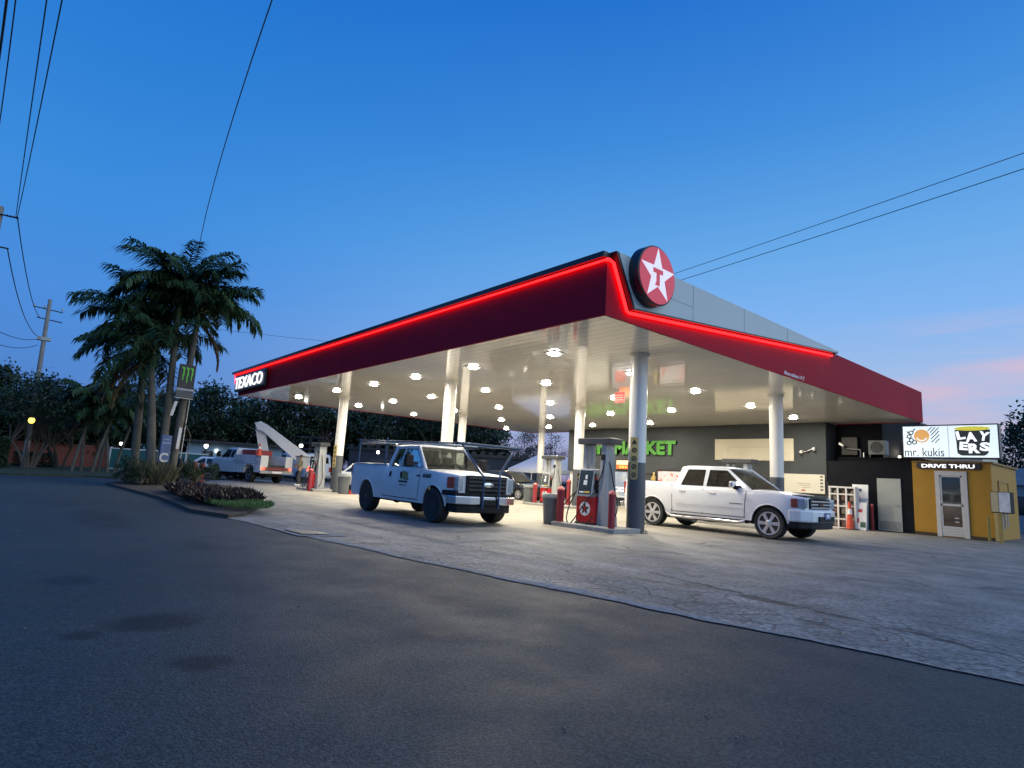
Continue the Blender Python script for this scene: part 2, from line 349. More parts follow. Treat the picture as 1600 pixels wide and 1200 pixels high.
def concrete_mat():
    m = mat('forecourt_concrete', (.3, .3, .3), .8); g = G(m); geo = g.n('ShaderNodeNewGeometry').outputs['Position']
    sp = g.n('ShaderNodeSeparateXYZ', {0: geo}); px, py = sp.outputs[0], sp.outputs[1]
    big = g.noise(geo, .28, 5); mid = g.noise(geo, 1.3, 6, .7); fine = g.noise(geo, 40., 4)
    # long tyre-streak stains along the lanes
    st = g.n('ShaderNodeMapping', {'Vector': geo, 'Scale': (1.5, .16, 1.)}).outputs[0]; streak = g.noise(st, 1.2, 5, .7)
    warp = g.n('ShaderNodeVectorMath', {0: geo, 1: g.n('ShaderNodeTexNoise', {'Vector': geo, 'Scale': .9, 'Detail': 4.}).outputs['Color']}, operation='ADD').outputs[0]
    vor = g.n('ShaderNodeTexVoronoi', {'Vector': warp, 'Scale': .55}, feature='DISTANCE_TO_EDGE').outputs['Distance']
    crk = g.math('MULTIPLY', g.rng(vor, .004, .022, 1., 0.), g.rng(g.noise(geo, .5, 3), .50, .60))
    vor2 = g.n('ShaderNodeTexVoronoi', {'Vector': warp, 'Scale': 1.9}, feature='DISTANCE_TO_EDGE').outputs['Distance']
    near = g.math('MULTIPLY', g.rng(px, 2.5, -3.2), g.rng(py, 6., -4.))      # worn apron by the road
    edge_z = g.rng(g.math('ADD', px, g.math('MULTIPLY', py, .16)), -3.9, -4.7)
    crk2 = g.math('MULTIPLY', g.math('MULTIPLY', g.rng(vor2, .006, .04, 1., 0.), g.rng(g.noise(geo, .8, 3), .46, .54)), g.math('MAXIMUM', near, edge_z))
    jx = g.math('ABSOLUTE', g.math('SUBTRACT', g.math('FRACT', g.math('DIVIDE', g.math('ADD', px, .6), 4.6)), .5)); jy = g.math('ABSOLUTE', g.math('SUBTRACT', g.math('FRACT', g.math('DIVIDE', g.math('ADD', py, 1.2), 4.55)), .5))
    jt = g.rng(g.math('MAXIMUM', jx, jy), .4955, .498)
    crack = g.math('MAXIMUM', g.math('MAXIMUM', crk, crk2), g.math('MULTIPLY', g.math('MULTIPLY', jt, g.math('MULTIPLY', g.rng(px, 1.5, 2.5), g.rng(py, -1., 0.))), .5))
    col = g.mix(g.rng(big, .35, .65), (.33, .30, .24), (.26, .237, .195))
    col = g.mix(g.math('MULTIPLY', g.rng(streak, .5, .72), .45), col, (.15, .14, .13))
    worn = g.mix(g.rng(mid, .35, .7), (.125, .128, .116), (.225, .226, .208))
    rx = g.rng(g.math('ADD', px, g.math('MULTIPLY', g.math('SUBTRACT', big, .5), 3.)), 1.6, -.4)
    ry = g.rng(g.math('ADD', py, g.math('MULTIPLY', g.math('SUBTRACT', big, .5), 3.)), .8, -1.4)
    col = g.mix(g.math('MAXIMUM', rx, ry), col, worn)
    v = g.math('MULTIPLY', g.rng(mid, .25, .75, .78, 1.18), g.rng(fine, .25, .75, .86, 1.14)); v = g.math('MULTIPLY', v, g.rng(crack, 0., 1., 1., .36))
    chip = g.n('ShaderNodeTexNoise', {'Vector': geo, 'Scale': 17., 'Detail': 6., 'Roughness': .75}).outputs['Fac']
    v = g.math('MULTIPLY', v, g.math('ADD', 1., g.math('MULTIPLY', g.rng(chip, .40, .60, -.55, .50), g.math('ADD', .22, g.math('MULTIPLY', near, .9)))))
    # long dark broken seam with a pothole, and a pale seam, parallel to the road edge
    wob = g.math('MULTIPLY', g.math('SUBTRACT', g.noise(geo, 1.7, 5, .7), .5), .5)
    dl = g.math('ABSOLUTE', g.math('ADD', g.math('ADD', g.math('ADD', px, g.math('MULTIPLY', py, -.17)), 1.5), wob))
    span = g.math('MULTIPLY', g.rng(py, -7.6, -6.6), g.rng(py, -2.0, -3.2)); wid = g.rng(g.noise(geo, 2.3, 3), .35, .65, .008, .075)
    seam_d = g.math('MULTIPLY', g.rng(g.math('DIVIDE', dl, wid), .6, 1.2, 1., 0.), span)
    ph = g.n('ShaderNodeVectorMath', {0: g.n('ShaderNodeVectorMath', {0: geo, 1: (-2.33, -4.5, 0)}, operation='SUBTRACT').outputs[0], 1: (8., 2.9, 0)}, operation='MULTIPLY').outputs[0]
    phd = g.math('ADD', g.n('ShaderNodeVectorMath', {0: ph}, operation='LENGTH').outputs['Value'], g.math('MULTIPLY', wob, 3.)); seam_d = g.math('MAXIMUM', seam_d, g.rng(phd, .8, 1.1, 1., 0.))
    dp = g.math('ABSOLUTE', g.math('ADD', g.math('ADD', g.math('ADD', px, g.math('MULTIPLY', py, .05)), 2.17), g.math('MULTIPLY', wob, .35)))
    seam_p = g.math('MULTIPLY', g.math('MULTIPLY', g.rng(dp, .012, .03, 1., 0.), g.math('MULTIPLY', g.rng(py, -4.4, -3.8), g.rng(py, .6, -.2))), g.rng(g.noise(geo, 2., 2), .42, .5))
    v = g.math('MULTIPLY', v, g.math('ADD', g.rng(seam_d, 0., 1., 1., .2), g.math('MULTIPLY', seam_p, .75)))
    crack = g.math('MAXIMUM', crack, seam_d)
    # stained lip of old asphalt where water stands
    sc_ = g.n('ShaderNodeVectorMath', {0: col}, operation='SCALE'); g.set(sc_.inputs['Scale'], v); g.set(g.b.inputs['Base Color'], sc_.outputs[0])
    g.set(g.b.inputs['Roughness'], g.rng(streak, .3, .7, .8, .55))
    hgt = g.math('SUBTRACT', g.math('ADD', g.math('MULTIPLY', fine, .35), g.math('MULTIPLY', g.noise(geo, 9., 5), g.math('ADD', .5, near))), g.math('MULTIPLY', crack, 1.2))
    bu = g.n('ShaderNodeBump', {'Strength': .6, 'Distance': .02, 'Height': hgt}); g.set(g.b.inputs['Normal'], bu.outputs[0])
    return m
ground_mat = mat('ground_dirt', (.05, .052, .04), .95, noise=(.4, .3), bump=(6, .5))
verge_mat = mat('verge_grass', (.035, .05, .022), .95, noise=(3, .45), bump=(40, .9))
asphalt = asphalt_mat(); concrete = concrete_mat()
sheet('ground', [(-900, -900), (900, -900), (900, 900), (-900, 900)], ground_mat, -.06)
sheet('road', [(-60, -60), (40, -60), (40, 27.2), (-4.3, 27.2), (-5.8, 27.9), (-8.9, 26.6), (-14, 25.5), (-40, 20), (-60, 10)], asphalt, -.006)
EDGE0 = [(-.2, -16), (-1.6, -12.5), (-2.7, -9.8), (-3.2, -8.2), (-3.51, -6.84), (-3.65, -6.02), (-3.9, -4.8), (-4.1, -3.5), (-4.34, -2.21), (-4.59, -.42), (-4.72, .8), (-4.91, 2.2), (-5.08, 4.17), (-5.2, 5.6)]
EDGE = []
for (xa, ya), (xb, yb) in zip(EDGE0, EDGE0[1:]):
    n_ = max(2, int(math.hypot(xb-xa, yb-ya)/.12))
    for i in range(n_):
        t = i/n_; y_ = ya+(yb-ya)*t; EDGE.append((xa+(xb-xa)*t+.018*math.sin(y_*3.1)+.012*math.sin(y_*11.3+1)+rnd.uniform(-.012, .012), y_))
EDGE.append(EDGE0[-1])
lot_poly = EDGE + [(-3.4, 8.6), (-2.4, 12), (-2.0, 18), (-1.6, 24), (.5, 30), (4, 36), (60, 36), (60, -15)]
sheet('forecourt', lot_poly, concrete, 0.)
# pale worn gutter strip along the road edge
gut = mat('gutter_concrete', (.245, .24, .225), .9, noise=(11, .6), bump=(30, .8))
gp = EDGE[20:-1]; inner = [(x+max(.02, .12+.09*math.sin(y*1.3)+.06*math.sin(y*4.1+1)+.04*math.sin(y*13.)+rnd.uniform(-.04, .04)), y+.05) for i, (x, y) in enumerate(gp)]
sheet('gutter', gp+inner[::-1], gut, .004)
sheet('manhole_surround', [(-5.02, 2.2), (-4.2, 2.0), (-4.3, 3.4), (-5.05, 3.5)], gut, .009)
mh = MB(); mh.prism([(-4.9, 2.35), (-4.42, 2.25), (-4.5, 3.0), (-4.95, 3.05)], ((0, 0, 0), WX, WY), .006, .022)
tag(mh.build('drain_cover', dark_metal), 'dark metal drain cover set in the pale gutter at the road edge', 'drain cover')
# far verge of grass on the left and the planting island by the road
def strip(name, poly, m, z0, z1, kind='structure'):
    b = MB(); b.prism(poly, ((0, 0, 0), WX, WY), z0, z1); o = b.build(name, m); o['kind'] = kind; return o
strip('grass_verge', [(-40, 20.4), (-14, 25.8), (-8.9, 26.9), (-5.8, 28.2), (-4.3, 27.5), (-1.5, 28.2), (0, 40), (-1, 54), (-60, 54)], verge_mat, -.04, .06)
ISL = [(-5.2, 5.6), (-4.75, 6.0), (-3.62, 8.5), (-2.6, 12), (-2.15, 17), (-2.1, 22.6), (-3.2, 23.4), (-4.9, 22.6), (-5.75, 20), (-5.55, 15), (-5.42, 11.5), (-5.6, 7.0)]
cx_, cy_ = -4.1, 14
soil = mat('planter_soil', (.05, .04, .028), .95, noise=(4, .4), bump=(30, .9))
strip('planting_bed', [(cx_+(x-cx_)*.93, cy_+(y-cy_)*.975) for x, y in ISL], soil, -.03, .07)
kb = MB(); n_ = len(ISL); inn = [(cx_+(x-cx_)*.925, cy_+(y-cy_)*.973) for x, y in ISL]
for i in range(n_):
    j = (i+1) % n_
    for a, b_, c_, d_ in ((ISL[i], ISL[j], inn[j], inn[i]),):
        o_ = len(kb.v); kb.v += [(a[0], a[1], -.03), (b_[0], b_[1], -.03), (c_[0], c_[1], -.03), (d_[0], d_[1], -.03), (a[0]*.997+d_[0]*.003, a[1], .07), (b_[0], b_[1], .07), (c_[0], c_[1], .08), (d_[0], d_[1], .08)]
        kb.f += [(o_+4, o_+5, o_+6, o_+7), (o_, o_+1, o_+5, o_+4), (o_+2, o_+3, o_+7, o_+6)]
tag(kb.build('kerb', mat('kerb_worn', (.045, .04, .032), .9, noise=(2.5, .4), bump=(20, .6))), kind='structure')
# ------------------------------------------------------------------ canopy
H = 4.6
def soffit_mat():
    m = mat('soffit_panels', (.72, .70, .66), .05, spec=.6); g = G(m)
    geo = g.n('ShaderNodeNewGeometry').outputs['Position']; sp = g.n('ShaderNodeSeparateXYZ', {0: geo})
    fx = g.math('FRACT', g.math('DIVIDE', sp.outputs[0], .3)); seam = g.rng(g.math('ABSOLUTE', g.math('SUBTRACT', fx, .5)), .455, .49)
    mp_ = g.n('ShaderNodeMapping', {'Vector': geo, 'Scale': (1., .55, 1.)}).outputs[0]
    wv = g.n('ShaderNodeTexNoise', {'Vector': mp_, 'Scale': 1.6, 'Detail': 2.}).outputs['Fac']
    mp2 = g.n('ShaderNodeMapping', {'Vector': geo, 'Scale': (4.2, .35, 1.)}).outputs[0]
    wv2 = g.n('ShaderNodeTexNoise', {'Vector': mp2, 'Scale': 1., 'Detail': 1.}).outputs['Fac']
    h = g.math('SUBTRACT', g.math('ADD', g.math('MULTIPLY', wv, .25), g.math('MULTIPLY', wv2, .9)), g.math('MULTIPLY', seam, .12))
    bu = g.n('ShaderNodeBump', {'Strength': .035, 'Distance': .12, 'Height': h}); g.set(g.b.inputs['Normal'], bu.outputs[0])
    st = g.noise(geo, .5, 4); col = g.mix(g.rng(st, .4, .7), (.78, .76, .71), (.70, .68, .63)); col = g.mix(g.math('MULTIPLY', seam, .8), col, (.25, .24, .22))
    g.set(g.b.inputs['Base Color'], col)
    return m
CX, CY, TOP = 21.1, 25.1, 5.93
cano = thing('fuel_canopy', 'wide fuel station canopy with burgundy fascia, red light line and white glossy ceiling', 'canopy', (0, 0, 0))
b = MB(); b.bx(.03, CX-.03, .03, CY-.03, H+.02, H+.06); b.build('ceiling', soffit_mat(), cano)
b = MB(); b.prism([(.062, H), (CY, H), (CY+1.05, TOP-.12), (.062, TOP-.12)], ((0, 0, 0), WY, WZ), .001, .06); b.build('front_fascia', fascia_red, cano)
b = MB(); b.prism([(.0, H), (CX, H), (CX, TOP), (.0, TOP)], ((0, 0, 0), WX, WZ), -.06, 0); b.build('side_fascia', fascia_red, cano)
b = MB(); b.bx(CX-.06, CX, .06, CY, H, TOP-.02); b.bx(.06, CX-.06, CY-.06, CY, H, TOP-.02); b.build('rear_fascia', fascia_red, cano)
b = MB(); b.bx(.07, CX-.07, .07, CY-.07, TOP-.2, TOP-.06); b.build('roof_deck', dark_metal, cano)
b = MB(); b.prism([(-.04, TOP-.12), (CY+1.05, TOP-.12), (CY+1.16, TOP), (-.04, TOP)], ((0, 0, 0), WY, WZ), -.16, .1); b.build('top_trim', trim_black, cano)
# grey wedge standing proud of the side fascia, its returns black, a red tube of light under its lower edges
WED = [(.06, TOP+.02), (.68, 4.83), (11.5, TOP-.06), (11.5, TOP+.02)]
b = MB(); b.prism(WED, ((0, 0, 0), WX, WZ), .004, .19); b.build('wedge_return', trim_black, cano)
ins = [(.13, TOP+.016), (.715, 4.868), (11.42, TOP-.04), (11.42, TOP+.016)]
b = MB(); b.prism(ins, ((0, 0, 0), WX, WZ), .192, .2); b.build('wedge_panel', panel_grey, cano)
for k_, x in enumerate((2.9, 5.3, 7.8)):
    zl = 4.868+(x-.715)/(11.42-.715)*(TOP-.04-4.868)
    b = MB(); b.bx(x-.006, x+.006, -.2025, -.2, zl, TOP+.014); b.build('panel_joint', mat('joint_grey', (.12, .13, .15), .6), cano)
b = MB(); b.bx(.42, 2.9, -.2025, -.2, 5.398, 5.406); b.build('panel_joint', MATS['joint_grey'], cano)
led = MB()
led.tube([(-.06, -.02, TOP-.165), (-.06, CY+.95, TOP-.165), (-.06, CY+.55, TOP-.7)], .024, 6)
led.tube([(-.06, -.02, TOP-.165), (.0, -.06, TOP-.16), (.12, -.07, TOP-.2), (.60, -.07, 4.80), (.68, -.07, 4.775), (11.3, -.07, TOP-.15)], .036, 6)
led.build('light_line', led_red, cano)
for x in (5.9, 10.4, 15.8):
    b = MB(); b.bx(x-.005, x+.005, -.0025, 0, H+.01, TOP-.02); b.build('fascia_joint', mat('joint_red', (.09, .008, .02), .5), cano)
for y in (6.3, 12.5, 18.8):
    b = MB(); b.bx(-.0025, 0, y-.005, y+.005, H+.01, TOP-.14); b.build('fascia_joint', MATS['joint_red'], cano)
text("Altura máxima 14' 5\"", ((7.98, 0, 4.64), (1, 0, 0), (0, 0, 1)), 1.36, .12, .006, .012, 'height_text', print_white, cano)
# red glow of the line on the fascia comes from the tube itself

sg = thing('canopy_name_sign', 'lit white name letters on a dark board at the far canopy end', 'sign', (-.02, 25.3, 4.8))
b = MB(); b.box((-.09, -2.35, .40), (.14, 4.75, .86)); b.build('backing', trim_black, sg, bevel=.06)
text('TEXACO', ((-.161, -.12, .10), *FW), 4.30, .60, .05, .004, 'letters', letter_lit, sg, d0=.0)

def star(r, ri=.39, rot=math.pi/2, n=5):
    return [((r if i % 2 == 0 else r*ri)*math.cos(rot+i*math.pi/n), (r if i % 2 == 0 else r*ri)*math.sin(rot+i*math.pi/n)) for i in range(2*n)]
def circ(r, n=40, cx=0, cy=0, sx=1): return [(cx+r*sx*math.cos(2*math.pi*i/n), cy+r*math.sin(2*math.pi*i/n)) for i in range(n)]
TEE = [(-.24, .24), (-.24, .10), (-.08, .10), (-.08, -.16), (-.15, -.28), (.08, -.28), (.08, .10), (.24, .10), (.24, .24)]
dsc = thing('star_emblem_disc', 'round red emblem disc with a white star and red letter on the canopy corner', 'sign', (1.12, -.2, 5.64))
b = MB(); b.lathe([(.66, 0), (.66, -.24), (.645, -.25)], axis='y', n=48); b.build('drum', trim_black, dsc, smooth=True)
disc_red = mat('disc_red', (.55, .02, .05), .35, emit=((.9, .03, .08), .28)); disc_white = mat('disc_white', (.85, .8, .84), .35, emit=((1, .88, .95), .42))
fr = ((0, -.25, 0), *FS)
b = MB(); b.prism(circ(.625, 48), fr, .001, .012); b.build('face', disc_red, dsc)
b = MB(); b.prism(star(.615, .40), fr, .013, .022); b.build('star', disc_white, dsc)
b = MB(); b.prism([(x*.72, y*.72-.03) for x, y in TEE], fr, .023, .028); b.build('letter', disc_red, dsc)

# ceiling lights
lens_m = mat('lamp_lens', (.9, .88, .8), .3, emit=((1, .95, .82), 60))
LX = (2.04, 5.45, 9.4, 13.6, 17.8)
LP = {0: (3.54, 7.21, 10.7, 13.92, 17.46, 22.0), 1: (3.55, 7.39, 10.92, 14.9, 18.4, 22.2), 2: (3.81, 7.48, 11.2, 14.86, 18.7, 22.9), 3: (3.94, 7.66, 11.2, 15.5, 19.7), 4: (4.1, 11.9, 16.1, 19.9, 24.2)}
ORD = ('first', 'second', 'third', 'fourth', 'fifth', 'sixth')
proto = None
for i, x in enumerate(LX):
    for j, y in enumerate(LP[i]):
        lab = f'ceiling light, {ORD[j]} from the star disc side in the {ORD[i]} row from the road'
        if proto is None:
            proto = thing('ceiling_light', lab, 'light', (x, y, H+.02), 0, 'lights under the canopy')
            b = MB(); b.bx(-.2, .2, -.2, .2, -.028, 0); b.build('housing', white_paint, proto, bevel=.008)
            b = MB(); b.lathe([(.16, -.02), (.16, -.04), (.14, -.065), (.08, -.08)], n=20); b.build('lens', lens_m, proto, smooth=True)
            la = bpy.data.lights.new('lamp_glow', 'AREA'); la.shape = 'DISK'; la.size = .26; la.energy = 148; la.color = (1, .90, .73)
            lo = bpy.data.objects.new('lamp_glow', la); COL.objects.link(lo); lo.parent = proto; lo.location = (0, 0, -.092)
        else: again(proto, (x, y, H+.02), label=lab)

# columns
def column(x, y, label, band=1.74):
    c = thing('canopy_column', label, 'column', (x, y, gz(x)), 0, 'columns carrying the canopy')
    g = gz(x)
    b = MB(); b.lathe([(.225, band), (.225, H+.02-g)], n=32); b.build('shaft', col_white, c, smooth=True)
    b = MB(); b.lathe([(.232, .0), (.232, band+.01)], n=32); b.build('painted_base', col_grey, c, smooth=True)
    b = MB(); b.lathe([(.32, 0), (.32, .02), (.30, .03)], n=24)
    for k in range(4):
        t = math.pi/4+k*math.pi/2; b.cyl((.27*math.cos(t), .27*math.sin(t), .02), (.27*math.cos(t), .27*math.sin(t), .06), .02, n=8)
    b.build('base_plate', dark_metal, c)
    b = MB(); b.lathe([(.27, H-.06-g), (.27, H+.02-g)], n=32); b.build('ceiling_collar', col_white, c, smooth=True)
    return c
column(3.48, 1.77, 'white and dark grey canopy column with yellow warning strip nearest the camera')
column(3.48, 10.5, 'thick white canopy column rising just behind the work truck cab, left one of two')
column(3.46, 19.7, 'canopy column at far left beside the pump near the bucket truck')
column(11.4, 1.86, 'white canopy column with dark foot rising behind the crew cab pickup bonnet')
column(11.25, 11.05, 'cream lit canopy column right behind the nearest pump')
column(11.1, 20.2, 'more distant white canopy column beside the one behind the work truck, right of it')
column(19.3, 22.1, 'farthest white canopy column above the second pump and white tent')
def warn(x, y, z, n, label, rz):
    s = thing('warning_sign_strip', label, 'sign', (x, y, z), rz, 'warning strips on columns')
    st = mat('sign_yellow', (.50, .40, .16), .5, noise=(9, .15)); fr = ((-.233, 0, 0), *FW)
    b = MB(); b.prism([(-.10, -.5), (-.06, -.56), (.06, -.56), (.10, -.5), (.10, .52), (-.10, .52)], fr, 0, .012); b.build('board', st, s)
    for k in range(5):
        q = MB(); zz = .40-.21*k
        if k == 0: q.prism([(-.065, zz-.05), (.065, zz-.05), (0, zz+.07)], fr, .0125, .016); q.build('symbol', print_black, s); continue
        o_ = len(q.v); n = 20
        for rr_, d in ((.064, .0125), (.064, .016), (.042, .016), (.042, .0125)):
            for i in range(n): t = 2*math.pi*i/n; q.v.append((-.233-d, -rr_*math.cos(t), zz+rr_*math.sin(t)))
        for a in range(3):
            for i in range(n): q.f.append((o_+a*n+i, o_+a*n+(i+1) % n, o_+(a+1)*n+(i+1) % n, o_+(a+1)*n+i))
        q.prism([(-.05, zz-.035), (-.035, zz-.05), (.05, zz+.035), (.035, zz+.05)], fr, .017, .019)
        q.build('symbol', print_black, s)
    return s
warn(3.48, 1.77, 1.87, 5, 'tall yellow safety strip of black warning symbols on the nearest column', R(20))
warn(3.46, 19.7, 1.72, 5, 'yellow safety strip on the column beside the far left pump', R(20))

# ------------------------------------------------------------------ fuel pumps
isl_m = mat('island_concrete', (.30, .30, .28), .8, noise=(2, .25), bump=(25, .4))
def island(x0, x1, y0, y1):
    b = MB(); b.bx(x0, x1, y0, y1, gz((x0+x1)/2)-.05, gz((x0+x1)/2)+.11); o = b.build('pump_island_kerb', isl_m, bevel=.02); o['kind'] = 'structure'
    return o
island(2.3, 3.35, 1.5, 3.62); island(9.95, 11.95, 10.6, 13.3); island(10.0, 11.95, 1.4, 4.3); island(2.3, 3.25, 19.5, 21.6)
def make_pump():
    p = thing('fuel_pump', 'red and grey fuel pump with dark screen panel beside the nearest column', 'fuel pump', (2.93, 2.52, .11), 0, 'fuel pumps under the canopy')
    # local: front looks to -x, pylon on the -y side
    b = MB(); b.bx(-.27, .27, -.06, .55, .04, .70); b.build('cabinet', pump_red, p, bevel=.012)
    b = MB(); b.bx(-.29, .29, -.08, .57, 0, .045); b.build('plinth', pump_dark, p)
    hd = MB(); hd.prism([(-.31, .70), (.29, .70), (.23, 1.42), (-.20, 1.42)], ((0, 0, 0), WX, WZ), -.53, -.0); hd.build('head', pump_grey, p, bevel=.02)
    sl = Vector((.11, 0, .72)).normalized()
    fr = ((-.31+.008, .265, .70), (0, -1, 0), tuple(sl))
    b = MB(); b.prism([(-.225, .06), (.225, .06), (.225, .68), (-.225, .68)], fr, .006, .016); s = b.build('screen_panel', mat('pump_screen', (.03, .04, .042), .2, noise=(4, .3)), p, bevel=.004)
    b = MB(); b.prism([(-.06, .30), (.06, .30), (.06, .42), (-.06, .42)], fr, .017, .020); b.prism([(-.02, .45), (.05, .45), (.05, .56), (-.02, .56)], fr, .017, .019); b.build('display', print_white, s)
    b = MB(); b.prism([(-.17, .09), (-.02, .09), (-.02, .13), (-.17, .13)], fr, .017, .020); b.build('label_strip', print_white, s)
    b = MB(); b.prism([(.0, .09), (.19, .09), (.19, .14), (.0, .14)], fr, .017, .020); b.build('keypad', mat('pump_yellow', (.6, .42, .08), .5), s)
    fr2 = ((-.27, .245, .39), *FW)
    b = MB(); b.prism(circ(.18), fr2, .001, .006); e = b.build('emblem', print_white, p)
    b = MB(); b.prism(star(.165, .40), fr2, .0065, .010); b.build('star', print_black, e)
    b = MB(); b.prism([(x*.22, y*.22) for x, y in TEE], fr2, .0105, .013); b.build('letter', print_red, e)
    # tapered pylon with the hose mast
    b = MB(); b.prism([(-.06, .0), (-.46, .0), (-.35, 1.34), (-.31, 2.10), (-.17, 2.10), (-.13, 1.34)], ((-.17, 0, 0), WY, WZ), 0, .36); b.build('pylon', pump_grey, p, bevel=.015)
    b = MB(); b.bx(-.1, .1, .40, .52, 1.42, 2.06); b.bx(-.06, .06, .22, .30, 1.42, 2.06); b.build('post', pump_grey, p, bevel=.01)
    b = MB(); b.bx(-.24, .26, -.50, .62, 2.06, 2.22); b.build('top_bar', pump_dark, p, bevel=.02)
    for y, sx in ((.58, -1), (-.03, -1)):
        n = MB(); n.tube([(-.14, y, .80), (-.16, y, 1.12)], .045, 8); n.tube([(-.16, y, 1.10), (-.22, y, 1.22), (-.20, y, 1.30)], [.035, .03, .02], 8); n.tube([(-.15, y-.0, .85), (-.24, y, .92), (-.22, y, 1.05)], .012, 6)
        nz_ = n.build('nozzle', black_plastic, p, smooth=True)
        gl = MB(); gl.tube([(-.165, y, 1.14), (-.21, y, 1.22)], .042, 8); gl.build('grip_sleeve', mat('sleeve_yellow' if y > 0 else 'sleeve_red', (.55, .42, .12) if y > 0 else (.5, .05, .04), .5), nz_, smooth=True)
    def smooth(pts, n=6):
        P_ = [Vector(q) for q in pts]; P_ = [P_[0]]+P_+[P_[-1]]; out = []
        for i in range(1, len(P_)-2):
            for k_ in range(n):
                u = k_/n; p0, p1, p2, p3 = P_[i-1:i+3]
                out.append(.5*((2*p1)+(p2-p0)*u+(2*p0-5*p1+4*p2-p3)*u*u+(3*p1-p0-3*p2+p3)*u**3))
        return out+[P_[-1]]
    for pts in ([(-.18, -.03, .82), (-.30, -.02, .76), (-.36, .12, .60), (-.40, .30, .34), (-.43, .50, .08), (-.42, .64, -.02), (-.40, .76, .10), (-.34, .74, .42), (-.24, .61, .80)],
                [(-.2, .59, .84), (-.30, .74, .66), (-.36, .98, .36), (-.38, 1.06, .14), (-.40, .92, -.02), (-.44, .70, -.04)],
                [(-.40, .42, .14), (-.48, .26, -.06), (-.50, .06, -.05), (-.44, -.06, .10), (-.38, -.12, .26)],
                [(-.14, -.24, 1.74), (-.17, -.26, 1.55), (-.19, -.20, 1.25), (-.2, -.06, .98), (-.17, -.03, .84)],
                [(-.06, -.28, 1.74), (-.03, -.38, 1.45), (-.02, -.47, 1.05), (-.02, -.60, .62), (-.06, -.62, .34), (-.12, -.52, .08)]):
        b = MB(); b.tube(smooth(pts), .015, 7); b.build('hose', rubber, p, smooth=True)
    b = MB(); b.bx(-.2, -.1, -.30, -.18, 1.66, 1.80); b.build('hose_clamp', black_plastic, p, bevel=.01)
    return p
pump = make_pump()
again(pump, (10.85, 12.25, gz(10.8)+.11), label='red fuel pump in front of the white tent, behind two grey bins')
again(pump, (11.0, 2.95, gz(11)+.11), label='fuel pump whose grey top shows above the crew cab pickup roof')
again(pump, (2.85, 20.45, .11), label='weathered fuel pump at far left between bucket truck and column')
def bollard(x, y, label, h=.95, r=.085, z=0., m=bollard_red):
    o = thing('bollard', label, 'bollard', (x, y, z), 0, 'red bollards')
    b = MB(); b.lathe([(r, 0), (r, h-.03)], n=20); b.build('pipe', m, o, smooth=True)
    b = MB(); b.lathe([(r, h-.03), (r+.006, h-.025), (r*.8, h+.03), (r*.3, h+.06)], n=20); b.build('cap', mat('bollard_cap', (.58, .12, .11), .45, noise=(6, .2)), o, smooth=True)
    return o
bollard(2.42, 3.42, 'red bollard beside the grey bin at the near pump', .86, .1, .11)
bollard(2.40, 1.66, 'red bollard in front of the nearest pump pylon', .84, .085, .11)
bollard(10.2, 12.75, 'bright red bollard beside the bin at the pump near the tent', .95, .1)
bollard(11.2, 11.55, 'red bollard on the right of the pump near the tent', 1.2, .1)
bollard(2.3, 19.95, 'red bollard left of the far left pump', 1.0, .1)
bollard(19.3, 1.53, 'thin dull red bollard against the black wall beside the grey door', 1.05, .055, -.12)
bollard(-1.06, 27.4, 'left of two red bollards standing past the planting island', .95, .14)
bollard(-.68, 27.5, 'right of two red bollards standing past the planting island', .95, .14)
def bin_(x, y, label, h=.85, r=.28, z=0.):
    o = thing('trash_bin', label, 'bin', (x, y, z), 0, 'grey trash bins')
    b = MB(); b.lathe([(r*.78, 0), (r*.8, .02), (r*.97, h*.86), (r*.97, h*.86)], n=24); b.build('barrel', trash_grey, o, smooth=True)
    b = MB(); b.lathe([(r*1.0, h*.84), (r*1.1, h*.85), (r*1.1, h*.93), (r*.95, h), (r*.8, h)], n=24); b.build('rim', mat('bin_rim', (.2, .22, .22), .45, noise=(5, .12)), o, smooth=True)
    b = MB(); b.lathe([(r*.78, h*.95), (r*.3, h*1.005)], n=20); b.build('lid_opening', black_plastic, o, smooth=True)
    for s in (-1, 1):
        b = MB(); b.tube([(-.06, s*r*1.02, h*.74), (-.06, s*r*1.18, h*.76), (.06, s*r*1.18, h*.76), (.06, s*r*1.02, h*.74)], .012, 6); b.build('handle', trash_grey, o)
    return o
bin_(2.55, 3.86, 'grey barrel bin beside the nearest pump and its red bollard', .82, .27, 0)
bin_(10.4, 13.35, 'grey barrel bin at the second pump near the white tent', .9, .3)
bin_(3.1, 18.0, 'grey square looking bin at the foot of the far left column', .9, .3)
def cone(x, y, z, label, h=.7, tall=False):
    o = thing('traffic_cone', label, 'cone', (x, y, z), 0, 'orange traffic cones')
    b = MB(); b.lathe([(h*.22, .03), (h*.05, h)] if not tall else [(h*.13, .03), (h*.035, h)], n=20); b.build('body', cone_orange, o, smooth=True)
    b = MB(); b.bx(-h*.27, h*.27, -h*.27, h*.27, 0, .03); b.build('foot', black_plastic if tall else cone_orange, o)
    k0, k1 = (.22, .05) if not tall else (.13, .035)
    f = lambda t: h*(k0+(k1-k0)*t)+.003
    b = MB(); b.lathe([(f(.55), h*.55), (f(.75), h*.75)], n=20); b.build('collar', mat('cone_collar', (.6, .35, .3) if tall else (.75, .75, .75), .4), o, smooth=True)
    return o
cone(3.45, 17.9, 0, 'small orange cone beside the bin at the far left column', .62)
cone(18.5, 2.12, -.13, 'tall slim orange cone in front of the white cage and leaning boards', 1.15, True)
